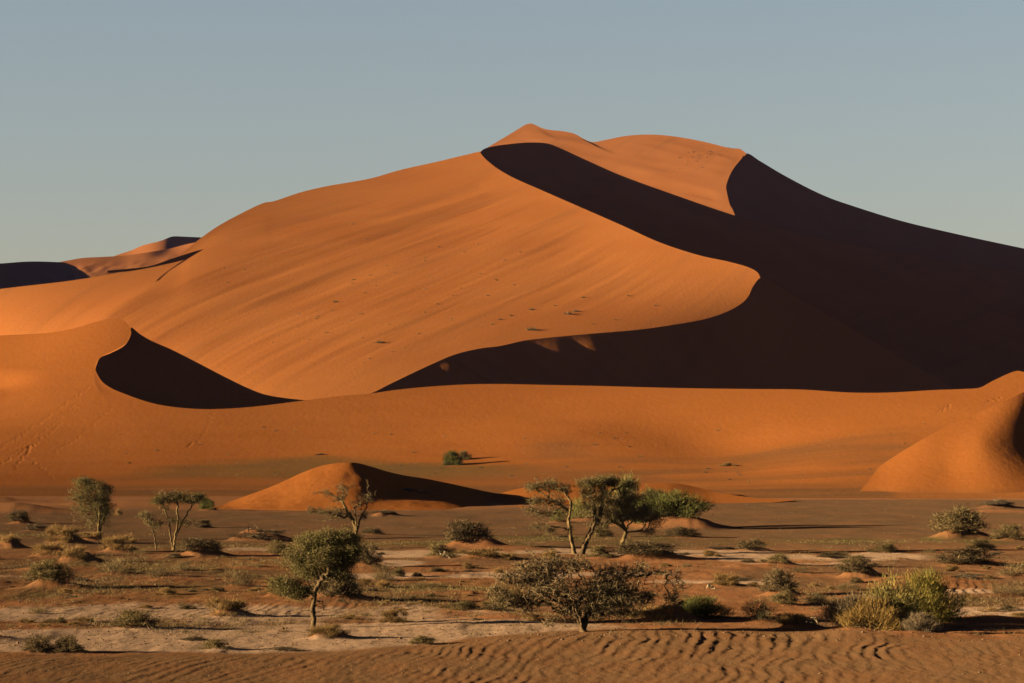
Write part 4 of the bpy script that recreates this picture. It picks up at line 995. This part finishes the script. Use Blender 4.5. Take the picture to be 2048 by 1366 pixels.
# ------------------------------------------------------------------ litter nobody could count
def litter():
    n = 6500
    u = rng.uniform(-120, 2170, n * 3); v = 1085 + 190 * rng.random(n * 3)
    v2 = np.where(rng.random(n * 3) < .12, rng.uniform(1000, 1095, n * 3), v)
    v = v2; x, y = on_ground(u, v)
    pa = ground_cover(u, v, x, y)[0]
    dens = np.clip(.12 + 1.6 * fbm(x / 5, y / 14, 401, 3), .02, 1) * (1 - .8 * pa) * np.where(v > sheet_edge(u) - 2, .02, 1) * np.where(v < 1085, .35, 1)
    k = rng.random(n * 3) < dens; x = x[k][:n]; y = y[k][:n]; m = len(x)
    z = hg(x, y)
    nb = 14; sc_ = np.repeat(rng.uniform(.05, .24, m), nb)[:, None]
    base = np.repeat(np.stack([x, y, z], -1), nb, 0) + rng.normal(size=(m * nb, 3)) * sc_ * np.array([.9, .9, 0])
    d = rng.normal(size=(m * nb, 3)) * np.array([.8, .8, .4]) + np.array([0, 0, .55]); d /= np.linalg.norm(d, axis=1)[:, None]
    V, Fc = blades(base, d, sc_[:, 0] * rng.uniform(.5, 1.6, m * nb), rng.uniform(.012, .028, m * nb))
    o = mesh_obj('dry_grass', V, Fc, LM['twiggy'], False, {'tint': ('FLOAT', 'FACE', np.repeat(rng.random(m), nb) * .8 + .2 * rng.random(m * nb))})
    tag(o, 'scattered dry grass wisps over the desert flat', None, None, 'stuff')
    # low green weeds in their bands
    n = 4500; bands = np.array([(520, 1092, 220, 6), (830, 1085, 220, 5), (1150, 1078, 210, 6), (1750, 1085, 220, 4), (350, 1130, 220, 10), (250, 1003, 32, 3), (150, 1021, 50, 3), (700, 1180, 420, 10), (900, 1176, 170, 8), (60, 1070, 160, 5)])
    j = rng.integers(0, len(bands), n); bb = bands[j]; u = bb[:, 0] + rng.normal(size=n) * bb[:, 2] * .5; v = bb[:, 1] + rng.normal(size=n) * bb[:, 3] * .5
    x, y = on_ground(u, v); z = hg(x, y); nb = 3
    base = np.repeat(np.stack([x, y, z], -1), nb, 0) + rng.normal(size=(n * nb, 3)) * np.array([.12, .12, 0])
    d = rng.normal(size=(n * nb, 3)) * .6 + np.array([0, 0, .6]); d /= np.linalg.norm(d, axis=1)[:, None]
    V, Fc = blades(base, d, rng.uniform(.06, .15, n * nb), rng.uniform(.02, .04, n * nb))
    o = mesh_obj('green_weeds', V, Fc, LM['olive'], False, tint_attr(len(Fc)))
    tag(o, 'thin green weeds in bands on the flat', None, None, 'stuff')
    # clods and pebbles
    n = 9000; u = rng.uniform(-100, 2150, n); v = 1040 + 320 * rng.random(n) ** .8; x, y = on_ground(u, v); z = hg(x, y)
    r = rng.uniform(.012, .05, n) * np.where(v > 1290, .5, 1) * np.where(rng.random(n) < .04, 2.0, 1)
    oc = np.array([(1, 0, 0), (0, 1, 0), (-1, 0, 0), (0, -1, 0), (0, 0, 1)], float)
    V = np.stack([x, y, z], -1)[:, None] + (oc[None] * rng.uniform(.6, 1.4, (n, 5, 1)) * r[:, None, None]) * np.array([1.3, 1.3, .8])
    tri = np.array([(0, 1, 4), (1, 2, 4), (2, 3, 4), (3, 0, 4)]); Fc = (np.arange(n)[:, None, None] * 5 + tri[None]).reshape(-1, 3)
    o = mesh_obj('pebbles', V.reshape(-1, 3), Fc, PEB, False, {'tint': ('FLOAT', 'FACE', np.repeat(rng.random(n), 4))})
    tag(o, 'small clods and pebbles scattered on the flat', None, None, 'stuff')
PEB = leaf_mat('clods', (0.2308, 0.1308, 0.0692), (0.1154, 0.0615, 0.0346), 0)
litter()
# ================================================================== LIGHT, AIR, CAMERA
def make_world():
    w = bpy.data.worlds.new('World'); bpy.context.scene.world = w; w.use_nodes = True
    nt = w.node_tree; nt.nodes.clear()
    sky = N(nt, 'ShaderNodeTexSky'); sky.sky_type = 'NISHITA'; sky.sun_disc = False
    sky.sun_elevation = SUN_EL
    sky.sun_rotation = math.atan2(SUN_D[0], SUN_D[1]) % (2 * math.pi)
    sky.altitude = 800; sky.air_density = SKY[0]; sky.dust_density = SKY[1]; sky.ozone_density = SKY[2]
    bg = N(nt, 'ShaderNodeBackground', Strength=SKY[3])
    # colour ramp darkens the sky above the view so it fills shadows less
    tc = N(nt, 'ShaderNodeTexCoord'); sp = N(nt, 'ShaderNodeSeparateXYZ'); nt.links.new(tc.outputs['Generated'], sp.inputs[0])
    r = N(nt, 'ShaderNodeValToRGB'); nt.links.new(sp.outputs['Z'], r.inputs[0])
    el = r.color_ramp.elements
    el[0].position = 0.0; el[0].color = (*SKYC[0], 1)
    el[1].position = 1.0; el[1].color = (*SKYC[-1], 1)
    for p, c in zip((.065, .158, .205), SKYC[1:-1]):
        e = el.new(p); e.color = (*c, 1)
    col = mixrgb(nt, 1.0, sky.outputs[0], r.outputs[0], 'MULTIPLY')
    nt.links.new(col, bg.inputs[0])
    out = N(nt, 'ShaderNodeOutputWorld'); nt.links.new(bg.outputs[0], out.inputs[0])
SKY = (1.0, 1.0, 1.0, 0.05)
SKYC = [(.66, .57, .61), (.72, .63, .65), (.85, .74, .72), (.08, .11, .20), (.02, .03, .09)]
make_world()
def make_haze():
    m, nt = new_mat('air')
    pv = N(nt, 'ShaderNodeVolumePrincipled'); pv.inputs['Color'].default_value = (.24, .30, .85, 1); pv.inputs['Density'].default_value = HAZE; pv.inputs['Anisotropy'].default_value = 0
    out = N(nt, 'ShaderNodeOutputMaterial'); nt.links.new(pv.outputs[0], out.inputs['Volume'])
    X, Y0, Y1, Z0, Z1 = 3300, -300, 5400, -6, 230
    v = [(x, y, z) for z in (Z0, Z1) for y in (Y0, Y1) for x in (-X, X)]
    f = np.array([(0, 2, 3, 1), (4, 5, 7, 6), (0, 1, 5, 4), (2, 6, 7, 3), (0, 4, 6, 2), (1, 3, 7, 5)])
    o = mesh_obj('haze', v, f, m, False); o['kind'] = 'stuff'; return o
HAZE = 1.1e-5
make_haze()
sl_ = bpy.data.lights.new('sun', 'SUN'); sl_.energy = 5.0; sl_.angle = math.radians(.5); sl_.color = (1.0, .84, .52)
so = bpy.data.objects.new('sun', sl_); C.objects.link(so)
from mathutils import Vector
so.rotation_euler = Vector(SUN_D).to_track_quat('Z', 'Y').to_euler(); so.location = (-300, 0, 300)

cam = bpy.data.cameras.new('camera'); cam.lens = 100; cam.sensor_width = 36.0 * 2048 / (F * .36) / 1.0
cam.sensor_width = 36.0; cam.lens = F / 2048 * 36.0
cam.clip_start = 1; cam.clip_end = 20000
co = bpy.data.objects.new('camera', cam); C.objects.link(co)
co.location = (0, 0, CAM_H); co.rotation_euler = (math.pi / 2 + PITCH, 0, 0)
sc = bpy.context.scene; sc.camera = co
sc.view_settings.view_transform = 'Standard'; sc.view_settings.look = 'None'; sc.view_settings.exposure = 1.74; sc.view_settings.gamma = 1
sc.render.engine = 'CYCLES'
sc.cycles.max_bounces = 4; sc.cycles.diffuse_bounces = 0; sc.cycles.transparent_max_bounces = 8
